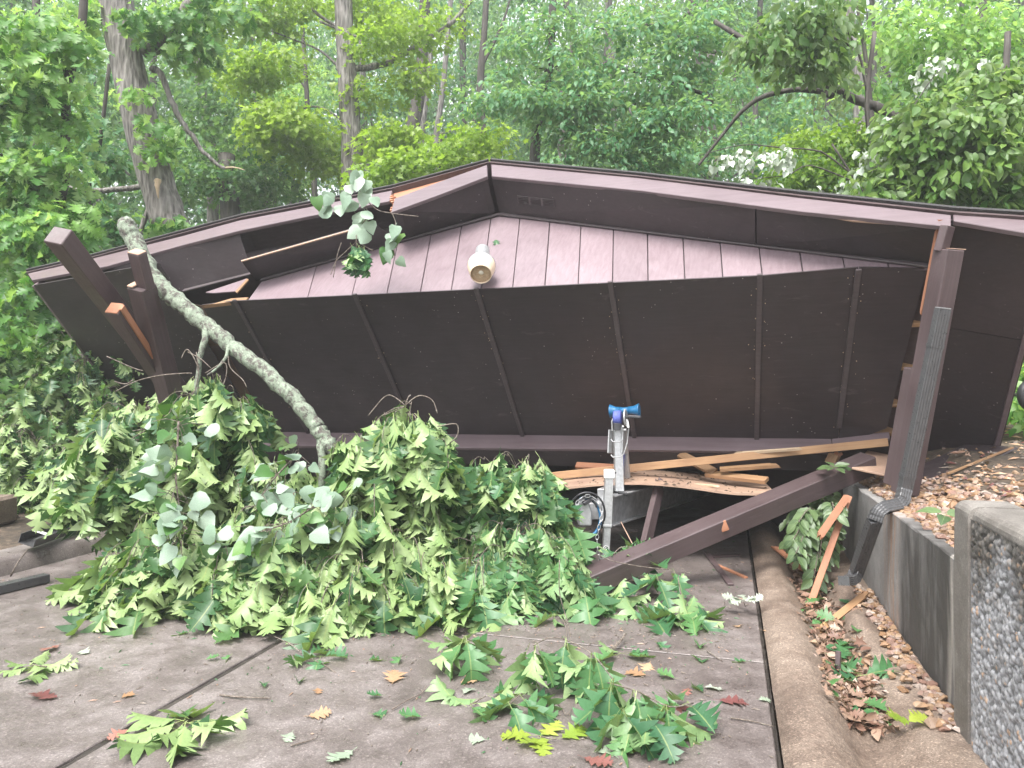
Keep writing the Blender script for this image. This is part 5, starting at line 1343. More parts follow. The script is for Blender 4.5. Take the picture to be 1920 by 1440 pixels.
# redbud-like bush pushed under the roof beside the wall
random.seed(77)
bu = empty('leafy_bush', DS(2.75, .42), 'drooping bush of oval leaves under the slanting post beside the wall', 'bush')
bs = MB(); nl = 0
for k in range(24):
    a_, c_ = random.uniform(2.85, 4.1), random.uniform(.25, .74)
    tip = DR(a_, c_, random.uniform(.12, .72)); base = DR(3.4, .6, .05)
    if random.random() < .45: tip = DR(random.uniform(2.75, 3.2), random.uniform(.25, .6), random.uniform(.06, .4))
    pp = smooth_path([base, base.lerp(tip, .5) + Vector((0, 0, .3)), tip], 4); bs.tube(pp, .004, 4)
    for j, p in enumerate(pp[2:]):
        for sg in (-1, 1):
            d = (pp[min(j + 3, len(pp) - 1)] - pp[j + 1]).normalized(); sd = d.cross(Vector((0, 0, 1))).normalized()
            leaf_obj('ovate', p, d * .5 + sd * sg * .8 + Vector((0, -.2, -.45)), Vector((random.gauss(0, .3), -.7, .8)), random.uniform(.095, .14), bu); nl += 1
bs.obj('stem', 'twig', bu, True, mw=inv(bu))
def small_sprig(label, p, n, L, kind, parent_name='leaf_sprig', up=0.3):
    r = empty(parent_name, p, label, 'sprig')
    for i in range(n):
        az = 2 * math.pi * i / n + random.random() * .5
        leaf_obj(kind, p + Vector((random.gauss(0, .02), random.gauss(0, .02), .01)), Vector((math.cos(az), math.sin(az) * .7, up * random.uniform(-.5, 1))), Vector((0, -.5, 1)), L * random.uniform(.8, 1.1), r)
    b = MB(); b.tube([p, p + Vector((.02, .02, -.04))], .003, 5); b.obj('stem', 'twig', r, True, mw=inv(r))
    return r
small_sprig('small oval-leaved sprig lying on top of the slanting post by the wall', at(1567, 880, 6.05), 8, .13, 'ovate')
small_sprig('pale feathery weed growing from the joint beside the rolled kerb', onz(1394, 1128, .09), 9, .09, 'pale', up=.4)
small_sprig('green leaf blades lying on the swale litter', DS(1.35, .52, .03), 5, .2, 'oakg')
small_sprig('big green leaf resting on the gravel above the low wall', at(1768, 968, 4.2), 3, .16, 'ovate')
small_sprig('lime lobed leaf lying on stones at the foot of the wall', DS(.62, .62, .03), 2, .12, 'lime')

# loose leaves on the concrete, one by one
random.seed(55)
def loose(label, px, py, kind, L, group=None, cat='leaf', lift=.012):
    p = onz(px, py, lift); az = random.uniform(0, 6.28); L *= .8
    a, c = ac(p)
    if c > .02: p = DS(a, c, .015)
    if py < 1000 and False: pass
    o = leaf_obj(kind, p, (math.cos(az), math.sin(az), random.uniform(-.05, .0)), (random.gauss(0, .1), random.gauss(0, .1), 1), L, None, 'loose_leaf')
    return tag(o, label, cat, group)
GRN = 'loose green leaves on the concrete'
for (px, py, L), wh_ in zip([(685, 1240, .13), (750, 1230, .12), (724, 1303, .11), (690, 1338, .12), (800, 1343, .15), (1318, 1245, .17), (1273, 1273, .14), (1322, 1300, .12), (1313, 1218, .12), (1227, 1203, .14), (1405, 1242, .12), (560, 1284, .12), (360, 1186, .15), (395, 1184, .16), (380, 1237, .1), (497, 1290, .10), (436, 1226, .12), (640, 1205, .14), (1180, 1128, .14)], ['by the upper end of the first fallen stick', 'left of the upright glossy tuft', 'beside the tan leaf right of the long joint', 'left of the forked twig', 'at the tip of the forked twig', 'just below the transverse joint near the kerb', 'above the red leaf', 'near the big dark sprig and faded red leaf', 'on the transverse joint', 'by the light twig below the slanting post sprig', 'against the kerb joint', 'beside the small orange tan leaf', 'under the front left of the heap', 'under the front left of the heap, the right one of two', 'alone on the left slab below the heap', 'by the bumpy pale twig', 'standing in the long joint', 'at the foot of the pale front branch', 'close to the low end of the slanting post']):
    loose('small loose green leaf ' + wh_, px, py, 'oakg', L, GRN)
PAL = 'pale upturned leaves on the concrete'
for (px, py, L), wh_ in zip([(670, 1402, .17), (850, 1267, .16), (867, 1303, .13), (920, 1387, .16), (1110, 1410, .16), (1312, 1288, .14), (1353, 1348, .17), (550, 1370, .1), (170, 1225, .12), (1418, 1312, .09)], ['near the thin straight twig', 'left of the arching sprig by the curled tan leaf', 'among the three flat blades', 'below the three flat blades', 'beside the crumpled maroon leaf', 'beside the small red leaf', 'by the tip of the big dark sprig', 'left of the thin straight twig', 'left of the heap front on the left slab', 'on the kerb joint']):
    loose('pale upturned leaf ' + wh_, px, py, 'pale', L, PAL)
for lab, px, py, k, L in [('tan dead leaf with a dark stem right of the long joint', 735, 1284, 'tan', .2), ('curled pale tan leaf left of the glossy foreground sprig', 905, 1273, 'tan', .13), ('tan dead leaf above the right end of the foreground sprig', 1220, 1268, 'tan', .17), ('whitish tan leaf just below the transverse joint', 1220, 1240, 'tan', .14), ('orange tan leaf lying by the kerb joint', 1386, 1177, 'tan', .13), ('star-shaped tan leaf lying on the rolled kerb', 1423, 1180, 'tan', .15), ('tan lobed leaf alone on the left concrete slab edge', 569, 1344, 'tan', .14), ('small orange tan leaf between heap and foreground sprig', 595, 1288, 'tan', .08), ('thin curved tan leaf on the left slab', 260, 1303, 'tan', .13), ('red-brown leaf near the left edge of the heap', 115, 1207, 'red', .16), ('dark maroon leaf at the left of the left slab', 118, 1308, 'red', .2), ('crumpled maroon leaf at the bottom centre of the picture', 1083, 1417, 'red', .17), ('small red leaf above the big dark sprig', 1293, 1288, 'red', .1), ('faded red lobed leaf at the right of the concrete', 1337, 1312, 'red', .19), ('little yellow leaf at the bottom centre', 1178, 1415, 'lime', .08), ('rust red leaf in the long joint', 250, 1365, 'red', .12), ('dull red leaf on the slab beneath the big dark sprig', 1300, 1325, 'red', .12)]:
    loose(lab, px, py, k, L)
# small twigs and the clear cup
def twig(label, pts, r_=.004, group=None):
    P = [onz(x, y, h) for x, y, h in pts]; b = MB(); pp = smooth_path(P, 3); b.tube(pp, [r_ * (1 - .5 * i / len(pp)) for i in range(len(pp))], 5, wob=.15)
    return tag(b.obj('twig', 'twig', smooth=True), label, 'twig', group)
twig('forked dark twig on the slab right of the long joint', [(735, 1330, .012), (765, 1312, .015), (790, 1300, .012), (800, 1285, .03)])
twig('lichen-tipped twig lying by the arching sprig', [(1150, 1215, .03), (1165, 1200, .035), (1173, 1188, .05)], .012)
twig('bumpy pale twig right of the long joint', [(412, 1303, .01), (450, 1307, .012), (507, 1309, .01)], .006)
twig('thin straight twig below the tan leaf', [(545, 1398, .008), (575, 1390, .008), (595, 1382, .008)])
twig('dark twig crossing before the big dark sprig', [(1370, 1346, .01), (1410, 1352, .01), (1450, 1362, .01)], .004)
twig('thin bent twig near the kerb joint', [(1325, 1220, .008), (1340, 1230, .01), (1352, 1238, .008)])
twig('pale crooked twig on the left kerb under the fallen gutter', [(20, 1080, .03), (35, 1052, .16), (52, 1030, .2)], .008)
twig('dark twig lying across the swale near the boulder mound', [(1520, 1110, -.02), (1560, 1107, .02), (1600, 1098, .06)], .007)
twig('thin pale twig in the lower swale', [(1475, 1290, -.02), (1500, 1315, -.04), (1525, 1335, -.06)], .004)
twig('fallen bare stick on the slab below the heap', [(730, 1155, .015), (770, 1152, .02), (790, 1158, .015)], .006)
twig('dead twig by the dark pale-edged sprig', [(1040, 1310, .01), (1055, 1330, .012), (1062, 1340, .012), (1075, 1325, .02)], .004)
cp = onz(1070, 1115, .0)
cup = tag(MB().lathe([(0, .004), (.026, .004), (.03, .055), (.028, .055), (.024, .008), (0, .008)], 20).obj('clear_cup', 'glassy', smooth=True, mw=Matrix.Translation(cp)), 'small clear plastic cup standing on the concrete at the heap edge', 'cup')

# twig crumbs and bits strewn on the slabs: too many to count
b = MB(); kr = random.Random(5)
for k in range(4200):
    a, c = kr.uniform(-.4, 4.8), kr.uniform(-6, 0)
    if kr.random() < .45: a, c = kr.gauss(1.9, .8), kr.gauss(-1.2, .7)
    if c > -.03 or c < -6: continue
    p = DR(a, c, .004); an = kr.uniform(0, 6.28); l = kr.choice((.006, .008, .010, .014, .022, .045)) * kr.uniform(.6, 1.3); w = min(.004, l * .35)
    d = Vector((math.cos(an), math.sin(an), 0)); s = Vector((-d.y, d.x, 0))
    b.add([p - d * l / 2, p + s * w, p + d * l / 2, p - s * w, p + Vector((0, 0, w * 1.5))], [(0, 4, 1), (1, 4, 2), (2, 4, 3), (3, 4, 0)], kr.choice((0, 0, 0, 0, 1, 2)))
tag(b.obj('litter_crumbs', ['twig', 'ply', 'oakflesh']), kind='stuff')

b = MB(); kr = random.Random(15)
for k in range(1400):
    a, c = kr.uniform(1.6, 6.5), .98 + abs(kr.gauss(0, 1.4))
    if c > 5: continue
    p = DR(a, c, float(bank_z(a, c)) + .008); an = kr.uniform(0, 6.28); l = kr.choice((.012, .02, .03, .05, .11)) * kr.uniform(.6, 1.3); w = min(.012, l * .4)
    d = Vector((math.cos(an), math.sin(an), kr.uniform(-.1, .15))); s_ = Vector((-d.y, d.x, 0))
    b.add([p - d * l / 2, p + s_ * w, p + d * l / 2, p - s_ * w, p + Vector((0, 0, w * 1.2))], [(0, 4, 1), (1, 4, 2), (2, 4, 3), (3, 4, 0)], kr.choice((0, 0, 1, 2, 2)))
tag(b.obj('bank_debris', ['twig', 'redleaf', 'tanleaf']), kind='stuff')
z_ = lambda x, y: Vector((x, y, gz((x, y)) + .03))
lone_beam('dark_panel', 'dark brown sheet lying on the bank behind the corner post', 'board', z_(3.25, 5.75), z_(4.0, 6.1), 0.42, 0.014, 'paint')
lone_beam('panel_edge', 'torn tan strip along the near edge of the dark sheet on the bank', 'splinter', z_(3.30, 5.54) + Vector((0, 0, .01)), z_(4.02, 5.9) + Vector((0, 0, .01)), 0.02, 0.012, 'pine', jag1=.05)
# ------------------------------------------------------------------ gravel bed and swale stones, leaf litter
def hull_stone(seed):
    rg = random.Random(seed); bm = bmesh.new()
    for k in range(15):
        v = Vector((rg.gauss(0, 1), rg.gauss(0, 1), rg.gauss(0, 1))).normalized()
        bm.verts.new((v.x * rg.uniform(.8, 1.1), v.y * rg.uniform(.62, .9), v.z * rg.uniform(.42, .62)))
    bmesh.ops.convex_hull(bm, input=bm.verts)
    for v in [v for v in bm.verts if not v.link_faces]: bm.verts.remove(v)
    me = bpy.data.meshes.new('stone'); bm.to_mesh(me); bm.free(); me.materials.append(M['stone'])
    return me
SM = [hull_stone(i) for i in range(9)]
def stone_field(bed, spots, first=300):
    spots.sort(key=lambda q: -(q[1] / max(.5, q[0].length)))
    rest = MB(); tint = []
    for i, (p, s) in enumerate(spots):
        me = SM[i % len(SM)]
        mw = Matrix.Translation(p) @ Matrix.Rotation(random.uniform(0, 6.28), 4, 'Z') @ Matrix.Rotation(random.gauss(0, .35), 4, 'X') @ Matrix.Scale(s, 4)
        if i < first: link('stone', me, bed, mw=inv(bed) @ mw)
        else:
            rest.add([mw @ v.co for v in me.vertices], [tuple(f.vertices) for f in me.polygons]); tint += [random.random()] * len(me.polygons)
    if rest.v:
        me = rest.mesh('gravel', 'stone'); a = me.attributes.new('tint', 'FLOAT', 'FACE'); a.data.foreach_set('value', tint)
        tag(link('gravel', me, bed, mw=inv(bed)), kind='stuff')
random.seed(41)
bed = empty('gravel_bed', DR(2, 1.5, .8), kind='structure')
sp = []
for k in range(4200):
    a = random.uniform(.3, 5.2); c = .935 + abs(random.gauss(0, .62))
    if random.random() < .42: a, c = random.uniform(.3, 4.0), random.uniform(.93, 1.45)
    if c > 4.2 or random.random() < .96 * float(sstep(a, 1.9, 3.4)) * float(sstep(c, 1.05, 1.5)): continue
    s = random.uniform(.014, .036) * (1.2 if c < 1.7 and a < 3 else 1)
    sp.append((DR(a, c, float(bank_z(a, c)) + s * .15 + (.02 if c < 1.3 else 0) * random.random()), s))
stone_field(bed, sp)
bed2 = empty('swale_stones', DR(1.5, .6, -.1), kind='structure')
sp = []
for k in range(520):
    a = random.uniform(.58, 2.9); u = random.random()
    c = .84 - abs(random.gauss(0, .06)) if u < .62 else random.gauss(.45, .06)
    if u >= .62: a = random.uniform(.75, 1.7)
    if c > .85: continue
    s = random.uniform(.018, .036) * (1.25 if random.random() < .1 else 1)
    sp.append((DS(a, c, s * .3 + random.random() * .02), s))
stone_field(bed2, sp)
# leaf litter lying in the swale and strewn over the gravel
n = 1700
A_ = .68 + 3.2 * RNG.random(n) ** 1.1; C_ = np.clip(RNG.normal(.43, .058, n), .30, .66)
far = RNG.random(n) < .06
C_[far] = 1.0 + np.abs(RNG.normal(0, .9, far.sum())); A_[far] = RNG.uniform(.4, 5.5, far.sum())
zz = np.where(far, bank_z(A_, C_) + .03, swale_z(A_, C_) + RNG.uniform(.005, .05, n))
pos = np.array([tuple(DR(a, c, z)) for a, c, z in zip(A_, C_, zz)])
az = RNG.uniform(0, 6.28, n); dirs = np.stack([np.cos(az), np.sin(az), RNG.normal(0, .25, n)], 1)
nrm = np.stack([RNG.normal(0, .5, n), RNG.normal(0, .5, n), np.ones(n)], 1)
P, T, C = leaf_cloud(OAK_FLAT[:2] + OVATES + [leaf_template('maple', 0.9, .5, .1, 3)], pos, dirs, nrm, RNG.uniform(.035, .095, n), RNG.uniform(0, 1, n))
tag(link('leaf_litter', np_mesh('leaf_litter', P, T, 'litter', C)), kind='stuff')
n = 70
A_ = RNG.uniform(.75, 3.0, n); C_ = np.clip(RNG.normal(.45, .07, n), .3, .72)
pos = np.array([tuple(DS(a, c, .04)) for a, c in zip(A_, C_)]); az = RNG.uniform(0, 6.28, n)
P, T, C = leaf_cloud(OAK_FLAT + OVATES, pos, np.stack([np.cos(az), np.sin(az), RNG.normal(0, .2, n)], 1), np.stack([RNG.normal(0, .4, n), RNG.normal(0, .4, n), np.ones(n)], 1), RNG.uniform(.07, .15, n), RNG.uniform(0, 1, n))
tag(link('green_leaf_litter', np_mesh('green_leaf_litter', P, T, 'oakflesh', C)), kind='stuff')
# ------------------------------------------------------------------ the woods behind
MAPLE = [leaf_template('maple', c, f, .06, 60 + i, 0) for i, (c, f) in enumerate([(.4, .2), (.8, .4), (-.3, .2)])]
OVC = [leaf_template('ovate', c, f, .03, 70 + i, 0) for i, (c, f) in enumerate([(.4, .3), (.8, .2), (.1, .5)])]
DIA = [leaf_template('diamond', c, f, 0, 80 + i, 0) for i, (c, f) in enumerate([(.5, .3), (.2, .1), (.9, .4)])]
OAKC = [leaf_template('oak', c, f, .06, 90 + i, 0) for i, (c, f) in enumerate([(.5, .3), (.8, .5)])]
def sprays(blobs, per, L, tm, sr=(.3, .6), flat=.16, droop=.35, tilt=.35, updown=.5):
    """Leaf sprays inside ellipsoids (centre, rx, ry, rz, n): flattish fans of leaves with their own lean and tone."""
    cen, ax, tn = [], [], []
    for (c, rx, ry, rz, n, *tone) in blobs:
        d = RNG.normal(size=(n, 3)); d = unit(d) * (RNG.random((n, 1)) ** (1 / 2.4))
        cen.append(np.array(tuple(c)) + d * np.array([rx, ry, rz]))
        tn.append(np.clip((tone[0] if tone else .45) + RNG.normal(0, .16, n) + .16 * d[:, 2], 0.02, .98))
    cen = np.vstack(cen); tn = np.concatenate(tn); m = len(cen)
    up = unit(np.stack([RNG.normal(0, tilt, m), RNG.normal(-.12, tilt, m), np.ones(m)], 1))
    rad = RNG.uniform(sr[0], sr[1], m)
    k = per; idx = np.repeat(np.arange(m), k); q = len(idx)
    az = RNG.uniform(0, 2 * np.pi, q); rr = np.sqrt(RNG.random(q)) * rad[idx]
    e1 = unit(np.cross(up, np.array([[0.3, 1, .1]]))); e2 = np.cross(up, e1)
    rd = np.cos(az)[:, None] * e1[idx] + np.sin(az)[:, None] * e2[idx]
    pos = cen[idx] + rd * rr[:, None] + up[idx] * RNG.normal(0, flat, q)[:, None] * rad[idx][:, None] - np.array([0, 0, 1]) * (droop * rr ** 2 / np.maximum(rad[idx], .1))[:, None]
    dirs = unit(rd + RNG.normal(0, .45, (q, 3)) - np.array([0, 0, droop + .25]))
    nrm = unit(up[idx] + RNG.normal(0, updown, (q, 3)))
    sz = L * RNG.uniform(.65, 1.25, q)
    tint = np.clip(tn[idx] + RNG.normal(0, .09, q), 0, 1)
    return leaf_cloud(tm, pos, dirs, nrm, sz, tint)
def gpt(x, y): return Vector((x, y, gz((x, y)) - .15))
def px_path(pts, d): return [at(x, y, dd[0] if dd else d) for x, y, *dd in pts]
def blob(px, py, d, rx, rz, n, tone=.45, ry=None):
    return (at(px, py, d), rx, ry if ry else rx * .8, rz, n, tone)
def tree(label, d, trunk, r0, r1, blobs=(), limbs=(), bark='bark_dark', leaf='c_dark', L=.13, per=14, tm=None, name='forest_tree', group=None, crown_kw=None, ground=True, wob=.06):
    """trunk: pixels from top to bottom (last point is carried down to the ground); r0 at the top, r1 at the bottom."""
    P = px_path(trunk, d)
    if ground: P.append(gpt(P[-1].x + (P[-1].x - P[-2].x) * .3, P[-1].y))
    root = empty(name, P[-1], label, 'tree', group)
    limb('trunk', bark, P, r0, r1, root, 14 if r1 > .15 else 8, wob, 3, .03)
    for pts, a, b_ in limbs:
        limb('branch', bark, px_path(pts, d), a, b_, root, 8, .1, 4, .08, .01 if a > .04 else .004)
    if blobs:
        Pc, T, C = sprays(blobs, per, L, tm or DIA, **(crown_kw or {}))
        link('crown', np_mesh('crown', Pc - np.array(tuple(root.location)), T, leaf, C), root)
    return root
# big pale oak behind the left of the roof
ok = tree('big pale-barked oak leaning left behind the roof with snapped dead branches', 11.5,
     [(196, -150), (214, -20), (232, 90), (262, 220), (292, 330), (314, 410), (326, 470)], .235, .285,
     limbs=[([(268, 96), (300, 85), (325, 50), (345, 22), (372, -20)], .12, .07), ([(284, 128), (303, 140), (318, 180), (335, 218), (360, 255), (382, 285), (408, 308), (423, 316)], .055, .025),
            ([(300, 352), (270, 350), (232, 354), (180, 358), (140, 354), (118, 346)], .055, .03), ([(300, 360), (292, 378), (278, 395), (268, 420), (264, 440)], .06, .035), ([(330, 235), (350, 250), (345, 270)], .012, .005)],
     bark='bark', leaf='c_oak', L=.19, per=12, tm=OAKC, name='oak_tree',
     blobs=[blob(296, 240, 11.1, .16, .25, 5, .3), blob(308, 275, 11.1, .12, .1, 3, .4), blob(310, 40, 11.2, .55, .25, 18, .95), blob(360, 70, 11.2, .4, .2, 10, .95), blob(255, 25, 11, .2, .12, 4, .95), blob(330, 428, 11.0, .35, .16, 10, .9), blob(400, 5, 11.4, .6, .3, 16, .9), blob(150, 20, 11.3, .4, .3, 10, .6), blob(262, 160, 11.0, .12, .15, 3, .2)],
     crown_kw=dict(sr=(.2, .35), droop=.5))
limb('raw_break', 'splinter', [at(421, 315, 11.5), at(440, 314, 11.48), at(459, 319, 11.45)], .02, .004, ok, 6, .2)
limb('raw_break', 'splinter', [at(296, 337, 11.14), at(295, 352, 11.12), at(297, 372, 11.14)], .055, .006, ok, 7, .25)
# leafy oak undergrowth tree at the far left, trunk thin and dark
tree('thin dark oak at the far left with drooping fresh leaves', 9.6, [(160, -60), (152, 60), (128, 150), (122, 260), (120, 340), (100, 440), (80, 560)], .05, .075,
     blobs=[blob(40, 60, 9.2, .6, .35, 26, .5), blob(115, 45, 9.2, .25, .25, 9, .6), blob(30, 160, 9.2, .5, .3, 18, .45), blob(105, 140, 9.1, .25, .25, 9, .7), blob(95, 300, 9.3, .3, .25, 14, .75), blob(40, 330, 9.4, .5, .3, 20, .55), blob(115, 395, 9.2, .25, .2, 12, .8), blob(30, 430, 9.2, .6, .3, 24, .4), blob(60, 520, 9.2, .6, .35, 28, .4), blob(20, 620, 8.9, .6, .35, 30, .5), blob(-60, 250, 9.5, .7, 1.6, 56, .4), blob(85, 215, 9.5, .3, .2, 8, .8), blob(150, 440, 9.5, .3, .2, 10, .6)],
     limbs=[([(122, 345), (115, 370), (125, 400), (134, 432)], .03, .015), ([(120, 345), (60, 300), (0, 290)], .035, .015), ([(128, 150), (80, 60), (20, 20)], .03, .012)],
     leaf='c_oak', L=.19, per=12, tm=OAKC, name='oak_tree', crown_kw=dict(sr=(.22, .42), droop=.5))
tree('young maple behind the thin dark oak with flipped whitish leaves', 12.5, [(205, 120), (190, 250), (172, 360), (160, 480)], .03, .05,
     blobs=[blob(190, 290, 12.3, .4, .35, 24, .6), blob(170, 390, 12.2, .7, .35, 40, .45), blob(110, 250, 12.6, .8, .6, 40, .5), blob(30, 380, 12.8, 1.1, .8, 60, .4), blob(200, 430, 12.4, .4, .25, 18, .5), blob(120, 100, 12.8, .7, .8, 30, .6)],
     leaf='c_blue', L=.15, per=16, tm=MAPLE, name='maple_tree')
tree('sunlit lime-leaved maple with grey trunk behind the roof ridge', 17, [(640, -120), (646, 60), (652, 150), (657, 240), (662, 330)], .19, .27,
     limbs=[([(650, 145), (634, 128), (636, 108), (650, 82), (665, 75)], .06, .03), ([(634, 125), (600, 95), (545, 72), (500, 55)], .035, .012), ([(666, 128), (700, 125), (740, 112), (790, 80), (850, 40), (900, -20)], .085, .04), ([(650, 60), (600, 30), (560, -10)], .05, .03), ([(600, 40), (690, 78), (760, 108)], .03, .012), ([(655, 190), (690, 150), (700, 135)], .02, .01), ([(545, 215), (580, 200), (610, 205), (640, 225)], .02, .03)],
     bark='bark', leaf='c_lime', L=.15, per=20, tm=MAPLE, name='maple_tree',
     blobs=[blob(500, 120, 16.5, 1.0, .35, 34, .6), blob(470, 150, 16.5, .6, .3, 18, .8), blob(540, 225, 16.3, .9, .42, 50, .8), blob(590, 265, 17.9, 1.0, .35, 44, .7), blob(530, 20, 17, 1.1, .5, 44, .6), blob(680, 10, 17.8, 1.3, .45, 44, .7), blob(720, 75, 16.6, 1.0, .35, 30, .6), blob(735, 250, 16.6, .6, .35, 28, .7), blob(800, 40, 17, 1.0, .4, 28, .5), blob(600, 305, 17.8, .9, .25, 26, .8), blob(520, 250, 16.6, .8, .3, 24, .9), blob(705, 275, 16.4, .3, .2, 10, .8), blob(760, 145, 16.8, .7, .3, 18, .55), blob(430, 30, 16.8, 1.0, .5, 34, .5), blob(690, 175, 17, .5, .2, 10, .8)])
tree('lime green understorey bush showing just above the roof ridge', 15, [(830, 250), (825, 330)], .02, .04,
     blobs=[blob(800, 300, 14.6, 1.0, .28, 40, .75), blob(740, 318, 14.4, .6, .2, 18, .85), blob(870, 275, 15, .7, .3, 24, .65), blob(880, 255, 15.2, .8, .3, 24, .6), blob(700, 330, 14.2, .4, .15, 10, .9)], leaf='c_lime', L=.14, per=18, tm=MAPLE, name='maple_tree')
tree('dark leaning trunk between the lime maple and the ridge', 21, [(800, -80), (792, 100), (786, 170), (772, 250), (765, 310)], .15, .24, limbs=[([(790, 150), (775, 110), (745, 60)], .05, .02), ([(788, 160), (760, 130), (735, 105)], .03, .015)], name='forest_tree')
tree('pale slim trunk touching the dark leaning trunk', 23, [(808, 80), (800, 160), (790, 240), (786, 310)], .10, .17, bark='bark')
tree('slim pale trunk right of the leaning pair of trunks', 24, [(850, -60), (834, 130), (826, 200), (815, 310)], .07, .12, bark='bark')
# blue-green elm sprays right of the ridge
tree('elm with layered blue-green sprays in the middle of the woods', 14, [(1040, -60), (1030, 120), (1012, 230), (1002, 320)], .07, .11,
     limbs=[([(1300, 20), (1200, 60), (1085, 45)], .035, .01), ([(1420, 100), (1320, 95), (1240, 50), (1150, 45)], .05, .015), ([(1330, 180), (1240, 150), (1120, 120), (1000, 130)], .04, .01), ([(1300, 260), (1180, 190), (1060, 180), (980, 195)], .03, .008)],
     leaf='c_blue', L=.125, per=26, tm=OVC, name='elm_tree',
     blobs=[blob(1000, 90, 13.6, .8, 0.24, 21, .65), blob(930, 185, 13.4, .7, 0.16, 17, .6), blob(1010, 190, 13.3, 1.0, 0.18, 28, .6), blob(1100, 200, 13.2, 1.1, 0.21, 33, .65), blob(1090, 130, 13.4, .9, 0.24, 25, .55), blob(1190, 165, 13.2, 1.1, 0.28, 36, .6), blob(1270, 120, 13.2, .9, 0.32, 31, .5), blob(1190, 240, 13.2, 1.0, 0.24, 31, .5), blob(1130, 280, 13.2, .8, 0.24, 24, .45), blob(1280, 220, 13.0, .8, 0.28, 28, .5), blob(1060, 30, 13.6, .9, 0.24, 21, .7), blob(1180, 60, 13.4, 1.0, 0.28, 28, .6), blob(1300, 30, 13.2, .9, 0.32, 25, .6), blob(1050, 250, 13.4, .5, 0.16, 11, .6), blob(960, 140, 13.6, .5, 0.12, 8, .8), blob(1320, 60, 12.8, .6, 0.24, 18, .7), blob(1230, 300, 13.4, .9, 0.2, 24, .35)],
     crown_kw=dict(sr=(.3, .55), flat=.10, droop=.25, updown=.4))
tree('low dark elm in the shade above the right roof slope', 17, [(1332, 100), (1328, 200), (1322, 320)], .10, .16, leaf='c_blue', L=.14, per=20, tm=OVC, name='elm_tree',
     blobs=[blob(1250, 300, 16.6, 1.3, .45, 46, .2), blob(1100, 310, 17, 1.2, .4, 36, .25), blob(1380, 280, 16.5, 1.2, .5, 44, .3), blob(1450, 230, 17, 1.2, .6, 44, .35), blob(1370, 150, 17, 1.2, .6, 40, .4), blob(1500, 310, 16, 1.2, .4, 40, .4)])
# right side: dogwood with white leaf backs, bright sprays, leaning dead limb
tree('bright dogwood with hanging leaves at the top right of centre', 9.5, [(1640, 60), (1625, 200), (1642, 300), (1650, 420)], .028, .045,
     limbs=[([(1625, 170), (1610, 100), (1570, 40), (1500, 30), (1430, 50)], .02, .006), ([(1600, 90), (1520, 60), (1400, 90)], .014, .005)],
     leaf='c_dog', L=.135, per=15, tm=OVC, name='dogwood_tree',
     blobs=[blob(1480, 40, 9.3, .55, .22, 26, .85), blob(1430, 80, 9.2, .3, .18, 14, .9), blob(1540, 60, 9.3, .4, .25, 18, .8), blob(1520, 5, 9.3, .5, .2, 16, .9), blob(1490, 110, 9.4, .5, .2, 16, .6), blob(1560, 110, 9.6, .4, .2, 12, .6)],
     crown_kw=dict(sr=(.18, .32), droop=.8, updown=.45))
tree('big-leaved shrubby dogwood filling the right edge above the roof', 8.6, [(1890, 60), (1880, 200), (1850, 320), (1830, 420)], .035, .05,
     limbs=[([(1830, 400), (1790, 330), (1760, 260)], .02, .008), ([(1850, 320), (1700, 330), (1620, 365)], .015, .006), ([(1830, 400), (1740, 355), (1680, 300)], .014, .006), ([(1800, 390), (1770, 330), (1765, 300)], .01, .005)],
     leaf='c_dog', L=.14, per=15, tm=OVC, name='dogwood_tree',
     blobs=[blob(1740, 215, 8.3, .45, .3, 34, .35), blob(1790, 260, 8.1, .5, .35, 44, .3), blob(1870, 230, 8.0, .4, .35, 34, .4), blob(1700, 270, 8.3, .35, .25, 22, .5), blob(1840, 300, 8.0, .45, .22, 30, .55), blob(1760, 330, 8.2, .5, .2, 26, .5), blob(1670, 330, 8.4, .35, .16, 18, .7), blob(1640, 365, 8.4, .35, .12, 16, .85), blob(1880, 150, 8.3, .5, .3, 34, .45), blob(1900, 340, 8.0, .35, .25, 22, .15), blob(1960, 240, 8.2, .4, .8, 44, .35), blob(1860, 380, 8.3, .4, .15, 14, .3), blob(1720, 360, 8.3, .4, .1, 14, .7)],
     crown_kw=dict(sr=(.16, .3), droop=.6, updown=.5))
tree('dogwood spray with flipped white leaves just above the right roof slope', 8.8, [(1560, 270), (1610, 350), (1640, 420)], .012, .02,
     limbs=[([(1600, 330), (1540, 285), (1470, 278), (1390, 272), (1310, 292)], .012, .004), ([(1600, 340), (1520, 310), (1470, 330), (1385, 335)], .01, .004), ([(1630, 350), (1700, 220), (1760, 130)], .014, .005)],
     leaf='c_white', L=.085, per=8, tm=[leaf_template('ovate', .3, .3, .03, 5, 0), leaf_template('heart', .5, .3, .03, 6, 0)], name='dogwood_tree',
     blobs=[blob(1400, 285, 8.6, .35, .05, 8), blob(1460, 288, 8.6, .25, .08, 5), blob(1345, 292, 8.6, .15, .03, 3), blob(1420, 335, 8.6, .25, .05, 4), blob(1475, 300, 8.6, .1, .12, 3), blob(1620, 300, 8.5, .12, .12, 3), blob(1665, 225, 8.5, .08, .08, 3), blob(1740, 125, 9.0, .35, .12, 6), blob(1830, 120, 9.2, .3, .1, 4), blob(1570, 350, 8.5, .25, .08, 4), blob(1640, 290, 8.5, .1, .08, 3)],
     crown_kw=dict(sr=(.07, .14), droop=1.0, tilt=.5))
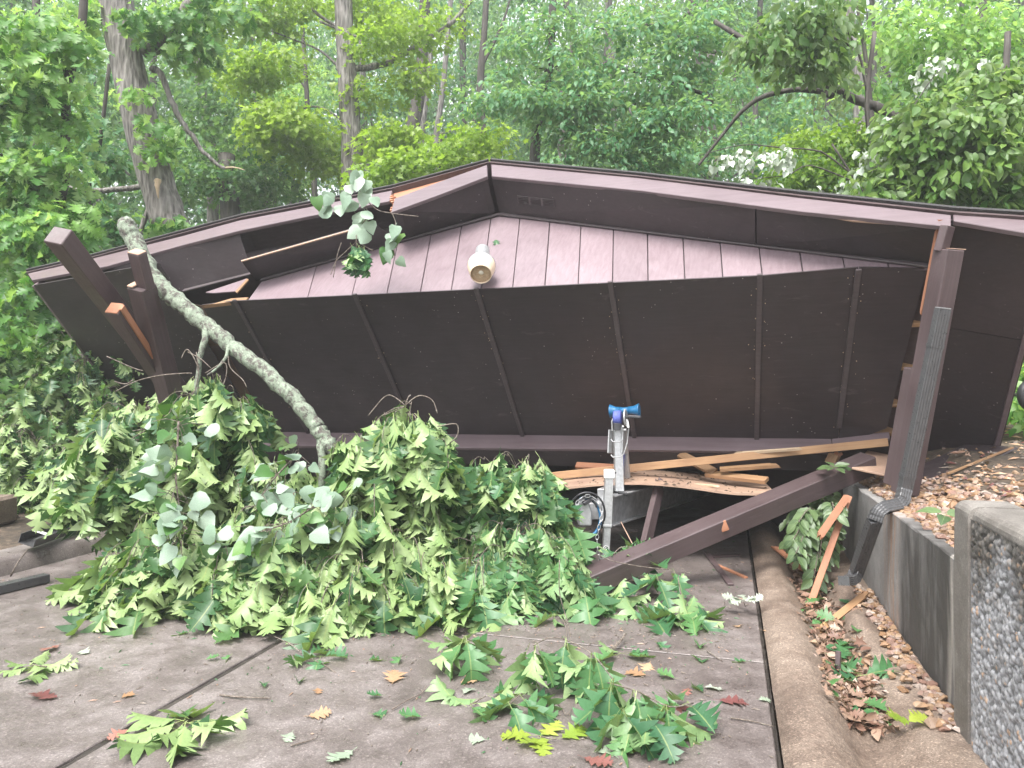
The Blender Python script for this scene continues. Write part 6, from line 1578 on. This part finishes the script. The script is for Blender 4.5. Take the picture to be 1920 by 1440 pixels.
tree('glossy lime bush low behind the right roof slope', 13, [(1560, 260), (1565, 380)], .02, .04, leaf='c_lime', L=.12, per=22, tm=OVC, name='understorey_bush',
     blobs=[blob(1560, 265, 12.8, .9, .28, 44, .45), blob(1600, 320, 12.6, .9, .35, 50, .25), blob(1500, 330, 12.8, .7, .25, 30, .2), blob(1640, 270, 12.6, .5, .3, 22, .3)], crown_kw=dict(flat=.1))
dl = empty('dead_limb', at(1670, 225, 9.9), 'dark dead limb slanting through the woods at the right', 'tree limb')
limb('limb', 'bark_dark', [at(1340, 40, 11.2), at(1420, 90, 10.8), at(1480, 120, 10.5), at(1530, 150, 10.2), at(1570, 165, 10.1), at(1600, 185, 10), at(1640, 200, 9.95), at(1675, 215, 9.9), at(1720, 260, 9.9)], .035, .075, dl, 10, .1, 4, .06, .01)
limb('fork', 'bark_dark', [at(1480, 128, 10.5), at(1530, 165, 10.3), at(1560, 180, 10.1)], .03, .05, dl, 8, .1, 4, .05)
limb('arching_branch', 'bark_dark', [at(1310, 310, 10.6), at(1345, 265, 10.5), at(1390, 210, 10.4), at(1430, 182, 10.3), at(1490, 168, 10.2), at(1545, 172, 10.1)], .018, .045, dl, 8, .1, 4, .05)
tree('slim dark stem crossing the dead limb at the right', 12, [(1600, -60), (1612, 40), (1622, 100), (1632, 190), (1640, 290), (1642, 380)], .028, .05, ground=True)
tree('pale grey trunk in the right part of the woods', 20, [(1588, -80), (1596, 60), (1608, 120), (1612, 330)], .11, .17, bark='bark')
tree('leafy tree in the shade filling the top right corner of the woods', 12.5, [(1850, -100), (1842, 60), (1835, 200), (1830, 330)], .06, .10, leaf='c_oak', L=.14, per=16, tm=OVC,
     limbs=[([(1842, 120), (1760, 60), (1680, 40)], .03, .01), ([(1840, 160), (1790, 130), (1740, 190)], .02, .008)],
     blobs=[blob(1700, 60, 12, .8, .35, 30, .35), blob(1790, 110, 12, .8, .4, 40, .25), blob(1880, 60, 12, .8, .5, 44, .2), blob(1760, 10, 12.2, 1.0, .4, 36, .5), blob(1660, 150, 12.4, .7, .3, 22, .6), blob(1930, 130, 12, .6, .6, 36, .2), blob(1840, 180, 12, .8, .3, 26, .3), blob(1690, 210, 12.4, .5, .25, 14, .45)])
# left middle distance
tree('pale slim trunk between the big oak and the lime maple', 20, [(352, -60), (366, 100), (378, 170), (392, 260), (400, 400)], .11, .17, bark='bark', leaf='c_dark', L=.16, per=18, tm=MAPLE,
     blobs=[blob(400, 200, 19, 1.3, .9, 50, .5), blob(440, 290, 18.6, 1.5, .7, 50, .4), blob(480, 370, 18.4, 1.2, .5, 40, .35), blob(350, 260, 19, 1.0, .8, 36, .5), blob(430, 120, 20, 1.5, .8, 40, .4)], name='maple_tree')
tree('short dark trunk base showing over the left roof slope', 17.5, [(424, 290), (427, 360), (432, 430)], .20, .26, leaf='c_dark', per=16, L=.16, tm=MAPLE, blobs=[blob(400, 330, 17, .9, .4, 30, .45), blob(330, 300, 17.4, .9, .8, 36, .4), blob(470, 320, 17.5, .9, .4, 26, .3)], name='maple_tree')
for px, d, r_ in [(545, 30, .22), (588, 32, .2), (70, 21, .16), (905, 30, .14), (1065, 34, .2), (1185, 33, .2), (1100, 40, .2)]:
    pass
for lab, tk, d, r0_, r1_, lm_ in [
    ('dark forked trunk in the gap right above the roof peak', [(915, -60), (908, 60), (900, 170), (905, 300)], 19, .07, .12, [([(905, 120), (935, 60), (960, -10)], .05, .02)]),
    ('crooked dark trunk among the left sprays of the elm', [(1040, -60), (1075, 60), (1062, 130), (1050, 210), (1056, 320)], 20, .08, .14, [([(1062, 130), (1030, 70), (1015, 20)], .05, .02)]),
    ('leaning dark trunk behind the low shaded elm', [(1290, -40), (1315, 120), (1330, 230), (1335, 340)], 19, .11, .19, [([(1322, 180), (1370, 120), (1420, 100)], .05, .02)]),
    ('thin dark stem left of the sunlit maple trunk', [(560, -40), (572, 120), (580, 260), (592, 400)], 20, .05, .09, [([(575, 170), (540, 120), (500, 110)], .03, .01)]),
    ('dark trunk far left behind the oak sprays', [(70, -40), (64, 120), (68, 260), (60, 420)], 14, .07, .10, []),
    ('slim straight dark trunk over the middle of the left roof slope', [(468, -40), (478, 150), (490, 300), (500, 420)], 22, .07, .12, [])]:
    tree(lab, d, tk, r0_, r1_, (), lm_)
# more distant trunks and crowns, each its own tree
random.seed(19)
FAR = 'hazy trees far back in the woods'
spots = [(-240, 30), (-60, 21), (70, 22), (180, 31), (300, 26), (420, 33), (545, 30), (590, 36), (700, 28), (905, 29), (985, 38), (1065, 27), (1140, 42), (1190, 31), (1280, 36), (1370, 25), (1480, 30), (1590, 34), (1680, 25), (1790, 31), (1880, 23), (2050, 28), (2250, 24), (480, 46), (820, 44), (1420, 45), (1720, 44)]
KINDS = [('c_dark', 'deep green'), ('c_blue', 'blue-green'), ('c_oak', 'fresh green'), ('c_lime', 'yellow-green')]
WHERE = {70: 'above the left eave, left of the big oak', 180: 'just left of the big pale oak trunk', 300: 'just right of the big pale oak trunk', 420: 'over the middle of the left roof slope', 545: 'left of the lime maple trunk', 590: 'close left of the lime maple trunk', 700: 'close right of the lime maple trunk', 905: 'right above the roof peak', 985: 'a little right of the roof peak', 1065: 'behind the elm above the first soffit vent', 1140: 'far behind the left sprays of the elm', 1190: 'behind the middle of the elm', 1280: 'behind the right end of the elm', 1370: 'where the arching branch starts', 1480: 'behind the bright dogwood at the top', 1590: 'behind the pale grey trunk on the right', 1680: 'above the right end of the dead limb', 1790: 'behind the shrubby dogwood', 1880: 'at the right edge behind the shrubby dogwood', 480: 'deepest in the gap left of the lime maple', 820: 'deepest in the gap left of the roof peak', 1420: 'deepest in the gap right of the elm', 1720: 'deepest in the gap over the dogwood'}
for i, (px, d) in enumerate(spots):
    x = (px - 960) / FPX * d; gzv_ = gz((x, d)); top = 1.6 + 900 / FPX * d
    lean = random.gauss(0, 25); k = random.choice((0, 0, 1, 1, 2, 2, 3))
    zb = lambda z: 720 - (z - 1.6) * FPX / d
    tr_ = [(px + lean * 2, zb(min(top, 21))), (px + lean + random.gauss(0, 8), zb(9)), (px, zb(gzv_ + 2.5)), (px - lean * .2, zb(gzv_ + .5))]
    bl_ = []
    for j in range(14):
        z = random.uniform(gzv_ + .8, min(top, 21)); w = random.uniform(1.2, 2.3) * (1.0 if z > gzv_ + 4 else .8)
        ang = random.uniform(0, 6.28); rad_ = random.uniform(.2, 2.6)
        bl_.append((Vector((x + math.cos(ang) * rad_, d + math.sin(ang) * rad_, z)), w, w * .9, random.uniform(.5, 1.0), int(24 if d < 34 else 20), random.uniform(.15, .75)))
    lm = [([(px, zb(gzv_ + 4 + j * 1.7)), (px + random.gauss(0, 40), zb(gzv_ + 5.2 + j * 1.8)), (px + random.gauss(0, 90), zb(gzv_ + 6 + j * 2))], .06, .02) for j in range(3)]
    tree('hazy %s tree %s' % (KINDS[k][1], WHERE.get(px, '%d paces off beyond the %s edge' % (d, 'left' if px < 0 else 'right'))), d, tr_, random.uniform(.07, .13), random.uniform(.14, .24), bl_, lm, random.choice(('bark', 'bark_dark', 'bark_dark')), KINDS[k][0], .20 if d < 34 else .27, 20, DIA if d > 30 else OVC[:2], 'forest_tree', FAR, dict(sr=(.4, .8)))
# the wood beyond them, one mass, and the undergrowth on the slope
def scatter_mass(name, boxes, leaf, L, per, tm, sr, kind='stuff'):
    bl_ = []
    for (x0, x1, y0, y1, z0, z1, n) in boxes:
        for _ in range(n):
            x, y = random.uniform(x0, x1), random.uniform(y0, y1)
            g = gz((x, y)); w = random.uniform(.8, 1.6) * sr
            bl_.append((Vector((x, y, g + random.uniform(z0, z1))), w, w, w * .6, 14, random.uniform(.1, .8)))
    P, T, C = sprays(bl_, per, L, tm, (.3 * sr, .6 * sr))
    tag(link(name, np_mesh(name, P, T, leaf, C)), kind=kind)
scatter_mass('distant_woods', [(-52, 52, 44, 62, 0, 21, 620)], 'c_dark', .42, 14, DIA, 2.2)
scatter_mass('distant_woods_pale', [(-50, 50, 38, 58, 0, 21, 380)], 'c_blue', .40, 14, DIA, 2.0)
scatter_mass('undergrowth', [(-14, -6.5, 8, 14, .1, 1.3, 40), (-24, 26, 14, 26, .2, 2.6, 130), (6.5, 14, 7, 14, .1, 1.2, 40), (-6.5, 6.5, 12.5, 15, .2, 1.6, 30)], 'c_dark', .15, 16, OVC, 1.0)
scatter_mass('bank_ivy', [(4.3, 6.2, 6.6, 9.5, .05, .5, 26), (5, 8, 8, 11, .1, 1.2, 24)], 'c_oak', .13, 12, OVC, .45)

# ------------------------------------------------------------------ damp haze between the trees
hz, ht = nt('haze')
hv = N(ht, 'VolumePrincipled'); hv.inputs['Color'].default_value = (0.93, 0.97, 1.0, 1); hv.inputs['Density'].default_value = 0.0025; hv.inputs['Anisotropy'].default_value = 0.2
ho = N(ht, 'OutputMaterial'); ht.links.new(hv.outputs[0], ho.inputs['Volume'])
M['haze'] = hz
zs = ZZ.max() + 26
xs = TP[:, 0]; ys = TP[:, 1]
b = MB(); b.box((xs.min() - 2, ys.min() - 2, -3.5), (xs.max() + 2, ys.max() + 2, float(zs)))
tag(b.obj('haze', 'haze'), kind='stuff')
